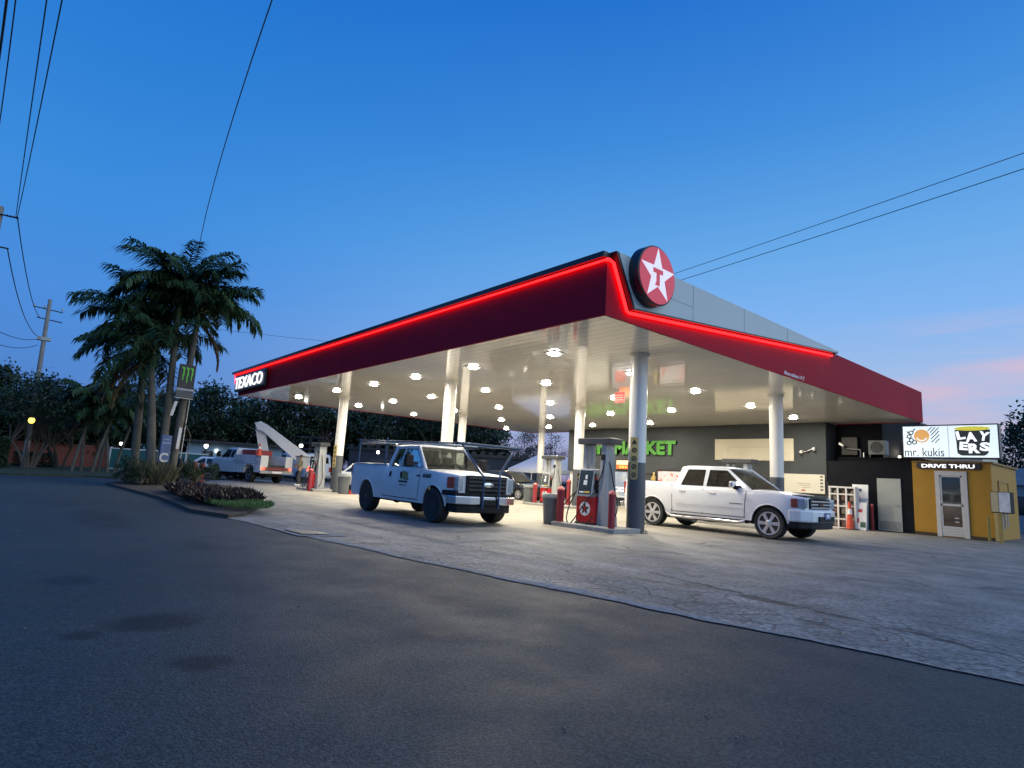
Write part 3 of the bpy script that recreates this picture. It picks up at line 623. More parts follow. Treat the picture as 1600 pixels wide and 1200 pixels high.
# ------------------------------------------------------------------ shop
zb = -.2
shop = thing('convenience_shop', 'charcoal painted fuel station shop with green letters under the canopy', 'shop', (20, 3.6, -.13))
sx, sy, sz = 20, 3.6, -.13
def S(bm): 
    bm.v = [(x-sx, y-sy, z-sz) for x, y, z in bm.v]; return bm
b = MB(); b.bx(20, 26, 3.6, 20.15, 1.9, H+.0); b.bx(20.06, 26, 3.56, 16.9, zb, 1.9); S(b).build('front_wall', wall_grey, shop)
b = MB(); b.bx(20.9, 24, .15, 3.55, 2.82, 3.05); b.bx(20, 24, .2, 3.555, zb, 2.82); S(b).build('dark_side_wall', wall_black, shop)
b = MB(); b.bx(21.2, 26.4, 1.62, 3.59, 3.05, 5.6); S(b).build('roof_room', wall_black, shop)
b = MB(); b.bx(19.985, 20.0, 3.62, 20.14, 1.93, 1.98); S(b).build('band_line', mat('wall_trim', (.05, .052, .055), .6), shop)
# entrance, white frames and bright glass
ent = mat('entrance_white', (.7, .69, .64), .5, noise=(2, .05)); entg = mat('lit_shop_glass', (.3, .3, .27), .1, emit=((1, .93, .75), .45))
b = MB(); b.bx(20.2, 26, 16.9, 20.1, zb, 1.9); S(b).build('entrance_wall', ent, shop)
for k in range(2):
    d = MB(); y0 = 17.15+k*1.05
    d.bx(20.12, 20.2, y0, y0+.95, zb+.1, 1.8); do = S(d).build('entrance_door', ent, shop)
    gq = MB(); gq.bx(20.1, 20.12, y0+.1, y0+.85, zb+.3, 1.7); S(gq).build('pane', entg, do)
# cream board, posters and menu
b = MB(); b.bx(19.95, 19.999, 5.07, 9.24, 2.78, 3.87); S(b).build('cream_panel', cream, shop, bevel=.006)
b = MB(); b.bx(19.9465, 19.9495, 6.0, 8.5, 3.44, 3.475); b.bx(19.9465, 19.9495, 8.46, 8.5, 3.2, 3.44); S(b).build('faded_outline', mat('cream_faded', (.50, .44, .34), .6), shop)
men = thing('menu_board', 'pale cream menu board with small printed columns low on the shop wall', 'sign', (19.98, 4.67, 1.73))
b = MB(); b.bx(-.03, 0, -1.0, 1.0, -.44, .44); b.build('board', mat('menu_pale', (.62, .60, .50), .5, noise=(2, .06)), men, bevel=.004)
b = MB()
for k in range(5): b.bx(-.033, -.03, -.93, -.80, .30-.15*k, .38-.15*k)
b.build('price_column', mat('print_greyed', (.12, .12, .11), .6), men)
b = MB(); b.bx(-.033, -.03, -.12, .06, -.36, -.28); b.build('red_mark', mat('print_soft_red', (.5, .16, .12), .6), men)
q = MB()
for k in range(3): q.bx(-.033, -.03, -.35+.0*k, .25-.1*k, -.02-.09*k, .02-.09*k)
q.build('text_lines', mat('print_faint', (.42, .39, .32), .6), men)
# green letters
sgn = thing('shop_letter_sign', 'large green market letters with dark returns on the charcoal shop wall', 'sign', (19.97, 11.62, 3.0))
for body, x_, wd in (('MARKET', 16.1, 4.46), ('MINI', 18.75, 2.48)):
    text(body, ((0, x_-11.62, 0), *FW), wd, .82, .10, .058, 'letter_returns', letter_black, sgn, d0=-.02)
    text(body, ((0, x_-11.62, 0), *FW), wd, .82, .012, .05, 'letter_faces', green_letter, sgn, d0=.085)
# energy drink style poster, small lit sign, red poster, spot lamps, gold figure
p = thing('window_poster', 'grey blue framed poster with white capital lettering between pump and column', 'poster', (19.98, 15.43, .3))
b = MB(); b.bx(-.02, 0, -1.15, 1.15, .0, 1.72); b.build('frame', print_black, p)
def poster_mat():
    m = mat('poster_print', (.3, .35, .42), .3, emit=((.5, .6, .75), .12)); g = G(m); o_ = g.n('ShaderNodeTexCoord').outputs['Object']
    n1 = g.noise(o_, 1.6, 4); c = g.mix(g.rng(n1, .35, .65), (.17, .22, .32), (.42, .46, .50)); c = g.mix(g.rng(g.noise(o_, 2.7, 3), .58, .66), c, (.50, .45, .28))
    g.set(g.b.inputs['Base Color'], c); return m
b = MB(); b.bx(-.026, -.02, -1.07, 1.07, .08, 1.64); b.build('print', poster_mat(), p)
text('CICLÓN', ((-.026, .62, .44), *FW), 1.62, .34, .004, .03, 'lettering', print_dim_white, p)
b = MB()
for k in range(2): b.bx(-.03, -.026, -.9, .6, .12+.05*k, .145+.05*k)
b.build('small_print', print_white, p)
p = thing('lit_promo_sign', 'small glowing orange red sign above the grey poster', 'sign', (19.95, 15.4, 2.1))
b = MB(); b.bx(-.06, 0, -.62, .5, .0, .55); b.build('case', trim_black, p)
b = MB(); b.bx(-.065, -.06, -.6, .48, .28, .53); b.build('upper_face', mat('promo_pale', (.8, .5, .3), .4, emit=((1, .55, .32), 1.0)), p)
b = MB(); b.bx(-.065, -.06, -.6, .48, .02, .27); b.build('lower_face', mat('promo_red', (.8, .1, .03), .4, emit=((1, .10, .03), 1.4)), p)
b = MB()
for k in range(3): b.bx(-.068, -.065, .1-.2*k, .22-.2*k, .07, .2)
b.build('figures', mat('promo_yellow', (.8, .4, .05), .4, emit=((1, .5, .08), .9)), p)
p = thing('food_poster', 'black framed poster of red and pink shapes above the pickup bed', 'poster', (19.98, 12.0, .95))
b = MB(); b.bx(-.03, 0, -.95, .95, .0, 1.22); b.build('frame', print_black, p)
def food_mat():
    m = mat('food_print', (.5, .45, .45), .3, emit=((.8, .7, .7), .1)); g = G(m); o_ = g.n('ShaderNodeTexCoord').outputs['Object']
    c = g.mix(g.rng(g.noise(o_, 2.4, 2), .52, .56), (.50, .50, .53), (.55, .06, .05)); g.set(g.b.inputs['Base Color'], g.mix(g.rng(g.noise(o_, 4.5, 2), .56, .62), c, (.72, .62, .58))); return m
b = MB(); b.bx(-.035, -.03, -.85, .85, .1, 1.12); b.build('print', food_mat(), p)
gold = mat('gold_figure', (.62, .45, .16), .35, .4, noise=(9, .2))
p = thing('gold_figure', 'small gold figure against the charcoal wall left of the food poster', 'ornament', (19.85, 13.06, gz(19.9)))
b = MB(); b.lathe([(.16, .0), (.15, .08), (.10, .1), (.085, 1.3), (.12, 1.36), (.12, 1.42)], n=16); b.build('pedestal', wall_black, p, smooth=True)
b = MB(); b.lathe([(.10, 1.42), (.12, 1.5), (.09, 1.66), (.12, 1.8), (.11, 1.88), (.045, 1.94), (.07, 2.02), (.05, 2.1), (.01, 2.14)], n=14); b.tube([(0, .1, 1.84), (-.06, .16, 1.72), (-.1, .06, 1.68)], .03, 6); b.build('figure', gold, p, smooth=True)
p = thing('wall_spotlight', 'pair of small white spotlights on the shop wall right of the cream panel', 'light', (19.98, 4.45, 3.25))
b = MB(); b.bx(-.05, 0, -.12, .12, -.05, .05); b.build('bracket', black_plastic, p)
for y, z in ((.22, -.04), (-.36, .1)):
    b = MB(); b.tube([(-.03, 0, 0), (-.1, y*.7, z)], .018, 6); b.lathe([(.03, .08), (.085, .0), (.09, -.06), (.03, -.07)], c=(-.14, y, z), axis='y', n=16); h_ = b.build('lamp_head', white_paint, p, smooth=True)
p = thing('wall_camera', 'small white camera on the dark wall just right of the shop corner', 'camera', (20.85, 3.2, 3.62))
b = MB(); b.tube([(0, .1, 0), (-.12, 0, 0)], .02, 6); b.build('bracket', white_paint, p)
b = MB(); b.box((-.16, -.02, .0), (.1, .24, .1), Matrix.Rotation(R(35), 3, 'X')); b.build('body', white_paint, p, bevel=.015)
# grey steel door in the black wall
d = MB(); d.bx(19.95, 19.998, .62, 1.52, -.1, 2.1); do = S(d).build('steel_door', door_grey, shop, bevel=.006)
q = MB(); q.bx(19.944, 19.949, .66, 1.48, -.06, .30); S(q).build('kick_plate', mat('kick_plate', (.22, .235, .23), .5), do)
q = MB(); q.tube([(19.95, .72, .98), (19.89, .72, .98), (19.89, .84, .98)], .018, 8); S(q).build('handle', chrome, do, smooth=True)
# things on the low roof
p = thing('air_conditioner', 'grey air conditioning unit on the low black roof beside a white wall', 'air conditioner', (20.9, 1.72, 3.05))
b = MB(); b.bx(-.2, .3, -.34, .34, .12, .76); b.build('case', mat('ac_grey', (.15, .17, .18), .5, noise=(3, .1)), p, bevel=.02)
b = MB(); b.lathe([(.25, -.21), (.25, -.225), (.22, -.225)], c=(0, 0, .44), axis='x', n=24); b.build('fan_guard', dark_metal, p)
for y in (-.31, .25): b = MB(); b.bx(-.18, .28, y, y+.06, 0, .12); b.build('foot', dark_metal, p)
p = thing('roof_equipment', 'dim duct boxes and pipes on the low black roof by the shop corner', 'roof equipment', (21.2, 2.95, 3.05))
b = MB(); b.bx(-.2, .5, -.35, .35, .1, .95); b.build('duct_box', mat('duct_dark', (.03, .03, .028), .5, .3, noise=(3, .5)), p, bevel=.02)
b = MB(); b.tube([(-.3, -.5, 0), (-.3, -.5, .35), (-.3, .1, .4)], .04, 8); b.tube([(-.25, -.62, 0), (-.25, -.62, .2), (.3, -.62, .2)], .03, 8); b.build('pipes', steel, p, smooth=True)
p = thing('neighbour_wall', 'bright cream lean-to wall with sloping top seen behind the air conditioner', 'building', (24, 1.2, -.15))
b = MB(); b.prism([(1.4, 0), (-2.6, 0), (-2.6, 3.6), (1.4, 4.25)], ((.1, 0, 0), WY, WZ), 0, 3); b.build('wall', mat('lean_to_cream', (.62, .60, .48), .6, noise=(2, .08)), p)
b = MB(); b.prism([(1.5, 4.25), (-2.7, 3.57), (-2.7, 3.66), (1.5, 4.34)], ((0, 0, 0), WY, WZ), 0, 3.2); b.build('roof_edge', pole_metal, p)
p = thing('roof_shed', 'blue grey metal upper storey behind the cream lean-to under the canopy end', 'building', (28, 2.5, -.2))
b = MB(); b.bx(.0, 3.5, -.55, 1.2, 0, 5.5); b.build('wall', mat('shed_blue_grey', (.11, .15, .20), .5, noise=(1, .1)), p)
b = MB(); b.bx(-.1, 3.6, -.6, 1.3, 5.5, 5.6); b.build('roof', dark_metal, p)
lw = bpy.data.lights.new('bulkhead_glow', 'POINT'); lw.energy = 14; lw.color = (1, .92, .7); lw.shadow_soft_size = .08
p = thing('bulkhead_lamp', 'small lit bulkhead lamp on the low roof beside the air conditioner', 'light', (23.0, 1.5, 3.05))
b = MB(); b.cyl((0, 0, 0), (0, 0, .12), .03, n=8); b.build('stem', dark_metal, p)
b = MB(); b.ball((0, 0, .17), .06); b.build('globe', mat('small_lit_globe', (.9, .9, .8), .3, emit=((1, .93, .7), 6)), p, smooth=True)
lo = bpy.data.objects.new('bulkhead_glow', lw); COL.objects.link(lo); lo.parent = p; lo.location = (.3, -.1, .4)
# white bottle cage, leaning boards
p = thing('gas_bottle_cage', 'white painted cage with rows of gas bottles beside the shop corner', 'cage', (18.65, 2.45, gz(18.7)), R(4))
b = MB()
for k in range(4):
    y = .5-k/3*.98; b.bx(-.03, .03, y-.035, y+.035, 0, 1.78)
for z in (.03, .40, .95, 1.45, 1.74): b.bx(-.025, .025, -.5, .52, z-.03, z+.03)
b.bx(.0, .5, .47, .52, 0, 1.78); b.bx(.0, .5, -.52, -.47, 0, 1.78); b.bx(0, .5, -.5, .5, 1.72, 1.78)
b.build('frame', mat('cage_white', (.72, .70, .66), .45, noise=(3, .06)), p, bevel=.004)
b = MB(); b.bx(.45, .5, -.47, .47, .02, 1.72); b.build('back_panel', mat('cage_back', (.16, .15, .13), .6, noise=(4, .4)), p)
for k in range(3):
    for r_ in range(3):
        q = MB(); q.lathe([(.10, .06+.56*r_), (.12, .1+.56*r_), (.12, .36+.56*r_), (.06, .44+.56*r_), (.05, .5+.56*r_)], c=(.22, .33-.33*k, 0), n=14)
        q.build('gas_bottle', mat('bottle_dull_%d' % ((k+r_) % 2), ((.30, .26, .22), (.22, .12, .10))[(k+r_) % 2], .5, noise=(6, .3)), p, smooth=True)
def lean_board(x, y, z, w_, h_, lean, label, rz, marks):
    p = thing('leaning_board', label, 'sign', (x, y, z), rz, 'sign boards leaning beside the cage')
    rt = Matrix.Rotation(R(lean), 3, 'Y')
    b = MB(); b.box((0, 0, h_/2), (.03, w_, h_)); b.v = [tuple(rt @ Vector(q)) for q in b.v]; b.build('panel', print_white, p, bevel=.003)
    for (y0, y1, z0, z1, m, nm) in marks:
        b = MB(); b.bx(-.019, -.016, y0, y1, z0, z1); b.v = [tuple(rt @ Vector(q)) for q in b.v]; b.build(nm, m, p)
blue_i = mat('print_blue', (.03, .05, .16), .5); green_i = mat('print_dark_green', (.02, .09, .06), .5)
lean_board(19.25, 2.0, -.13, .62, 1.92, 6, 'taller white board with a blue mark and red block behind the leaning sign', R(3), [(-.06, .06, 1.62, 1.74, blue_i, 'emblem'), (.0, .26, 1.05, 1.42, print_red, 'red_block'), (-.28, -.06, .98, 1.5, print_white, 'pale_block')])
lean_board(18.75, 1.82, -.13, .46, 1.16, 7, 'front white board with red badge and dark green corner leaning low', R(-4), [(-.07, .09, .74, .88, print_red, 'badge'), (-.21, .0, .12, .34, green_i, 'green_corner'), (.05, .2, .3, .5, print_red, 'red_corner')])

# ------------------------------------------------------------------ drive thru kiosk
k = thing('drive_thru_kiosk', 'mustard yellow drive thru kiosk with white glazed door', 'kiosk', (20, -1.1, -.15))
def K(bm): bm.v = [(x-20, y+1.1, z+.15) for x, y, z in bm.v]; return bm
b = MB(); b.prism([(0.19, 0), (-2.42, 0), (-2.42, 2.93), (.19, 2.93)], ((20, 0, -.12), WY, WZ), 0, 4.6); K(b).build('walls', yellow, k)
b = MB(); b.bx(19.93, 24.7, -2.5, .185, 2.81, 2.88); K(b).build('roof', mat('kiosk_roof', (.25, .14, .03), .6, noise=(2, .2)), k)
b = MB(); b.bx(19.96, 20, -2.43, -1.66, -.12, .0); b.bx(19.96, 20, -.6, .18, -.12, .0); K(b).build('plinth', mat('kiosk_plinth', (.05, .035, .015), .7), k)
d = MB(); d.bx(19.93, 19.999, -1.66, -1.5, -.12, 2.48); d.bx(19.93, 19.999, -.76, -.6, -.12, 2.48); d.bx(19.93, 19.999, -1.5, -.76, 2.30, 2.48); K(d).build('door_frame', mat('frame_white', (.55, .54, .50), .45, noise=(3, .05)), k, bevel=.006)
d = MB(); d.bx(19.95, 19.985, -1.5, -.76, -.08, .30); d.bx(19.95, 19.985, -1.5, -.76, 1.10, 1.18); d.bx(19.95, 19.985, -1.5, -1.44, .3, 2.3); d.bx(19.95, 19.985, -.82, -.76, .3, 2.3); d.bx(19.95, 19.985, -1.5, -.76, 2.24, 2.3)
do = K(d).build('door', MATS['frame_white'], k)
q = MB(); q.bx(19.965, 19.975, -1.44, -.82, 1.18, 2.24); K(q).build('upper_pane', mat('door_glass', (.04, .05, .05), .05, spec=.8), do)
q = MB(); q.bx(19.965, 19.975, -1.44, -.82, .30, 1.10); K(q).build('lower_pane', mat('door_glass_brown', (.07, .05, .04), .08, spec=.8), do)
q = MB(); q.bx(19.959, 19.963, -1.33, -1.2, .62, .65); q.bx(19.959, 19.963, -1.33, -1.2, .47, .5); K(q).build('sticker', print_white, do)
q = MB(); q.bx(19.92, 19.95, -.81, -.78, .85, 1.05); K(q).build('handle', chrome, do)
q = MB()
for z in (.0, .1, .2): q.bx(19.945, 19.95, -1.48, -.78, z, z+.015)
K(q).build('louvre_lines', door_grey, do)
w_ = MB(); w_.bx(21.0, 21.06, -2.46, -2.42, 1.2, 2.2); w_.bx(22.7, 22.76, -2.46, -2.42, 1.2, 2.2); w_.bx(21.06, 22.7, -2.46, -2.42, 2.14, 2.2); w_.bx(21.06, 22.7, -2.46, -2.42, 1.2, 1.26)
wo = K(w_).build('side_window', mat('kiosk_trim', (.36, .22, .05), .6), k)
q = MB(); q.bx(21.06, 22.7, -2.435, -2.425, 1.26, 2.14); K(q).build('shutter', yellow, wo)
# backlit sign box
s = thing('backlit_sign_box', 'long backlit white sign box with cookie and cup logos on the kiosk', 'sign', (19.6, -1.22, 2.98))
b = MB(); b.bx(-.02, .34, -1.60, 1.60, -.02, 1.34); b.build('case', trim_black, s, bevel=.01)
b = MB(); b.bx(-.03, -.021, -1.56, 1.56, .03, 1.29); b.build('face', sign_lit, s)
o = (-.03, 1.56, .03)   # lower left corner of the face; u to the right, v up
fr = (o, *FW)
b = MB(); b.bx(-.0335, -.03, -.02, .02, .03, 1.29); b.build('seam', mat('sign_seam', (.5, .55, .55), .5, emit=((.7, .8, .8), .55)), s)
text('mr. kukis', ((-.03, 1.52, .06), *FW), 1.36, .34, .003, 0., 'word_left', print_ink, s)
b = MB(); b.prism(circ(.27, 36, .66, .86), fr, .001, .004); b.build('cookie', print_orange, s)
b = MB(); pts = [(.66+.2*math.cos(t), .84+.2*math.sin(t)) for t in [R(200+i*14) for i in range(11)]]; pts2 = [(.66+.165*math.cos(t), .86+.165*math.sin(t)) for t in [R(340-i*14) for i in range(11)]]
b.prism(pts+pts2, fr, .0045, .006); b.build('cookie_smile', sign_lit, s)
hx_ = MB()
def hexring(cx, cy, r, wd):
    for i in range(6):
        a0, a1 = R(30+60*i), R(90+60*i)
        P0, P1 = (cx+r*math.cos(a0), cy+r*math.sin(a0)), (cx+r*math.cos(a1), cy+r*math.sin(a1))
        I0, I1 = (cx+(r-wd)*math.cos(a0), cy+(r-wd)*math.sin(a0)), (cx+(r-wd)*math.cos(a1), cy+(r-wd)*math.sin(a1))
        hx_.prism([P0, P1, I1, I0], fr, .001, .004)
for cx, cy in ((.29, 1.0), (.22, .845), (.29, .69), (.40, .60), (.205, .57)): hexring(cx, cy, .098, .04)
for a, c in (((.36, 1.06), (.44, 1.17)), ((.21, .97), (.14, 1.06)), ((.15, .80), (.12, .82))):
    dx, dy = c[0]-a[0], c[1]-a[1]; L = math.hypot(dx, dy); nx, ny = -dy/L*.02, dx/L*.02
    hx_.prism([(a[0]-nx, a[1]-ny), (c[0]-nx, c[1]-ny), (c[0]+nx, c[1]+ny), (a[0]+nx, a[1]+ny)], fr, .001, .004)
hx_.build('honeycomb', print_ink, s)
b = MB()
for i, (u0, v0, u1, v1) in enumerate(((.86, 1.06, 1.0, 1.22), (.94, 1.0, 1.12, 1.21), (.96, .88, 1.24, 1.20), (.96, .73, 1.25, 1.06), (.98, .60, 1.25, .91), (1.1, .58, 1.25, .75))):
    b.prism([(u0, v0), (u0+.035, v0-.005), (u1+.035, v1-.005), (u1, v1)], fr, .001, .004)
b.build('stripes', print_ink, s)
cup = [(1.78, 1.08), (1.82, .62)] + [(2.02+.20*math.cos(R(200+i*8.75))*1.0, .27+.2*math.sin(R(200+i*8.75))) for i in range(9)] + [(2.62+.2*math.cos(R(270+i*8.75)), .27+.2*math.sin(R(270+i*8.75))) for i in range(9)] + [(2.87, .62), (2.90, 1.08)]
b = MB(); b.prism(cup, fr, .001, .004); b.build('cup', print_ink, s)
b = MB(); b.prism([(2.34+.57*math.cos(R(i*10)), 1.13+.085*math.sin(R(i*10))) for i in range(36)], fr, .0045, .007); b.build('cup_lid', print_yellow, s)
for ch, u, v, wd, hh, rot in (('L', 1.86, .68, .28, .34, 10), ('A', 2.13, .60, .36, .38, 4), ('Y', 2.50, .68, .33, .36, -12), ('E', 1.90, .30, .27, .32, -5), ('R', 2.20, .16, .36, .38, 2), ('S', 2.54, .26, .32, .34, -4)):
    c_, s_ = math.cos(R(rot)), math.sin(R(rot))
    text(ch, ((-.03, 1.56-u, .03+v), (0, -c_, s_), (0, s_, c_)), wd, hh, .003, .05, 'cup_letter', print_dim_white, s, d0=.0045)
s = thing('drive_thru_sign', 'glowing drive thru letters on a dark rounded board over the kiosk door', 'sign', (19.95, -1.06, 2.60))
b = MB(); b.prism([(-.98+.1*math.cos(R(a)), .08+.13*math.sin(R(a))) for a in range(90, 271, 20)]+[(.98+.1*math.cos(R(a)), .08+.13*math.sin(R(a))) for a in range(-90, 91, 20)], ((.04, 0, 0), *FW), 0, .07); b.build('backing', trim_black, s)
text('DRIVE THRU', ((-.03, .88, -.0), *FW), 1.76, .15, .03, .022, 'letters', letter_lit, s)
# meter / menu box on a yellow post
s = thing('utility_box_post', 'dark sided box with pale papers on a yellow post beside the kiosk', 'utility box', (19.35, -2.72, gz(19.4)), R(-12))
b = MB(); b.bx(-.05, .05, -.05, .05, 0, 1.05); b.build('post', mat('post_yellow', (.26, .20, .05), .6, noise=(5, .2)), s)
b = MB(); b.bx(-.13, .16, -.40, .22, 1.08, 1.86); b.build('case', black_plastic, s, bevel=.01)
b = MB(); b.bx(-.14, -.131, -.03, .20, 1.12, 1.84); b.build('beige_cover', mat('box_beige', (.40, .36, .22), .5, noise=(6, .1)), s)
b = MB(); b.bx(-.14, -.131, -.39, -.05, 1.12, 1.84); b.build('pale_notice', mat('notice_blue', (.50, .56, .62), .45, noise=(7, .3)), s)
b = MB(); b.tube([(-.02, -.12, 1.1), (-.02, -.13, .5)], .035, 8); b.tube([(-.02, -.22, 1.1), (-.02, -.24, .62)], .03, 8); b.build('conduit', pole_metal, s, smooth=True)
s = thing('yellow_post', 'short yellow protection post at the kiosk front corner', 'bollard', (19.7, -2.3, gz(19.7)))
b = MB(); b.cyl((0, 0, 0), (0, 0, .9), .05, n=12); b.build('pipe', MATS['post_yellow'], s, smooth=True)
b = MB(); b.lathe([(.052, .9), (.04, .93), (.01, .945)], n=12); b.build('cap', MATS['post_yellow'], s, smooth=True)
# ------------------------------------------------------------------ vehicles (local: x forward from the rear axle, y left, z up)
def arch(x, cs, rad, zc, low):
    z = low
    for c in cs:
        d = rad*rad-(x-c)**2
        if d > 0: z = max(z, zc+math.sqrt(d))
    return z
class Shell:
    def __init__(s, x0, x1, axles, rad, zc, low, top, w0, bed=None, front_round=.5, rear_round=.18, fr_in=.16, rr_in=.05, tuck=.035):
        s.__dict__.update(locals())
    def plan(s, x):
        w = s.w0
        if x > s.x1-s.front_round: t = (x-(s.x1-s.front_round))/s.front_round; w -= s.fr_in*t**2.4
        if x < s.x0+s.rear_round: t = ((s.x0+s.rear_round)-x)/s.rear_round; w -= s.rr_in*t**2
        return w
    def hw(s, x, z):
        zt = s.top(x); w = s.plan(x); zm = s.low+.55*(zt-s.low)
        if z < zm: w -= s.tuck*((zm-z)/(zm-s.low))**2
        else: w -= .045*((z-zm)/(zt-zm))**2
        return w
    def mesh(s, name, m, parent):
        xs = set()
        n = 44
        for i in range(n+1): xs.add(round(s.x0+(s.x1-s.x0)*i/n, 4))
        for c in s.axles:
            for a in range(0, 181, 9): xs.add(round(c+s.rad*math.cos(R(a)), 4))
            for e in (-1, 1): xs.add(round(c+e*(s.rad+.002), 4))
        if s.bed: xs |= {s.bed[0], s.bed[1], s.bed[1]-.001, s.bed[0]+.001}
        xs = sorted(x for x in xs if s.x0 <= x <= s.x1)
        v = []; f = []; NR = 8
        for x in xs:
            zb_ = arch(x, s.axles, s.rad, s.zc, s.low+(.14 if x > s.x1-.34 else 0)); zt = s.top(x)
            fr_ = [0, .14, .3, .5, .7, .86, .95, 1]
            rr_ = [(s.hw(x, zb_+(zt-zb_)*q)-(.035 if q == 1 else (.008 if q == .95 else 0)), zb_+(zt-zb_)*q) for q in fr_]
            ring = [(x, -y, z) for y, z in rr_]
            wt = rr_[-1][0]; inb = s.bed and s.bed[0] < x < s.bed[1]
            for q in (-.93, -.92, -.6, 0, .6, .92, .93):
                ring.append((x, q*wt, zt-.42 if inb and abs(q) < .925 else zt+(0 if inb else .035*(1-q*q))))
            ring += [(x, y, z) for y, z in rr_[::-1]]
            v += ring; L = len(ring)
        for i in range(len(xs)-1):
            for k in range(L-1): f.append((i*L+k, i*L+k+1, (i+1)*L+k+1, (i+1)*L+k))
        f.append(tuple(range(L))); f.append(tuple((len(xs)-1)*L+k for k in range(L))[::-1])
        b = MB(); b.v = v; b.f = f
        return b.build(name, m, parent, smooth=True)
    def ribbon(s, b, pts, wd=.014, off=.011, sides=(-1, 1)):
        """thin strip lying on the body side along (x, z) points"""
        for sg_ in sides:
            o = len(b.v)
            for i, (x, z) in enumerate(pts):
                x2, z2 = pts[min(i+1, len(pts)-1)]; x1_, z1_ = pts[max(i-1, 0)]; d = Vector((x2-x1_, z2-z1_)).normalized(); nx, nz_ = -d.y*wd/2, d.x*wd/2
                for e in (-1, 1): X, Z = x+e*nx, z+e*nz_; b.v.append((X, sg_*(s.hw(X, Z)+off), Z))
            for i in range(len(pts)-1): b.f.append((o+2*i, o+2*i+1, o+2*i+3, o+2*i+2))
        return b
    def lip(s, parent, m, r=.022):
        for c in s.axles:
            for sg_ in (-1, 1):
                b = MB(); pts = []
                for a in range(-4, 185, 9):
                    x = c+(s.rad+.012)*math.cos(R(a)); z = max(s.low+.01, s.zc+(s.rad+.012)*math.sin(R(a))); pts.append((x, sg_*(s.hw(x, z)-.004), z))
                b.tube(pts, r, 6); b.build('wheel_arch_lip', m, parent, smooth=True)
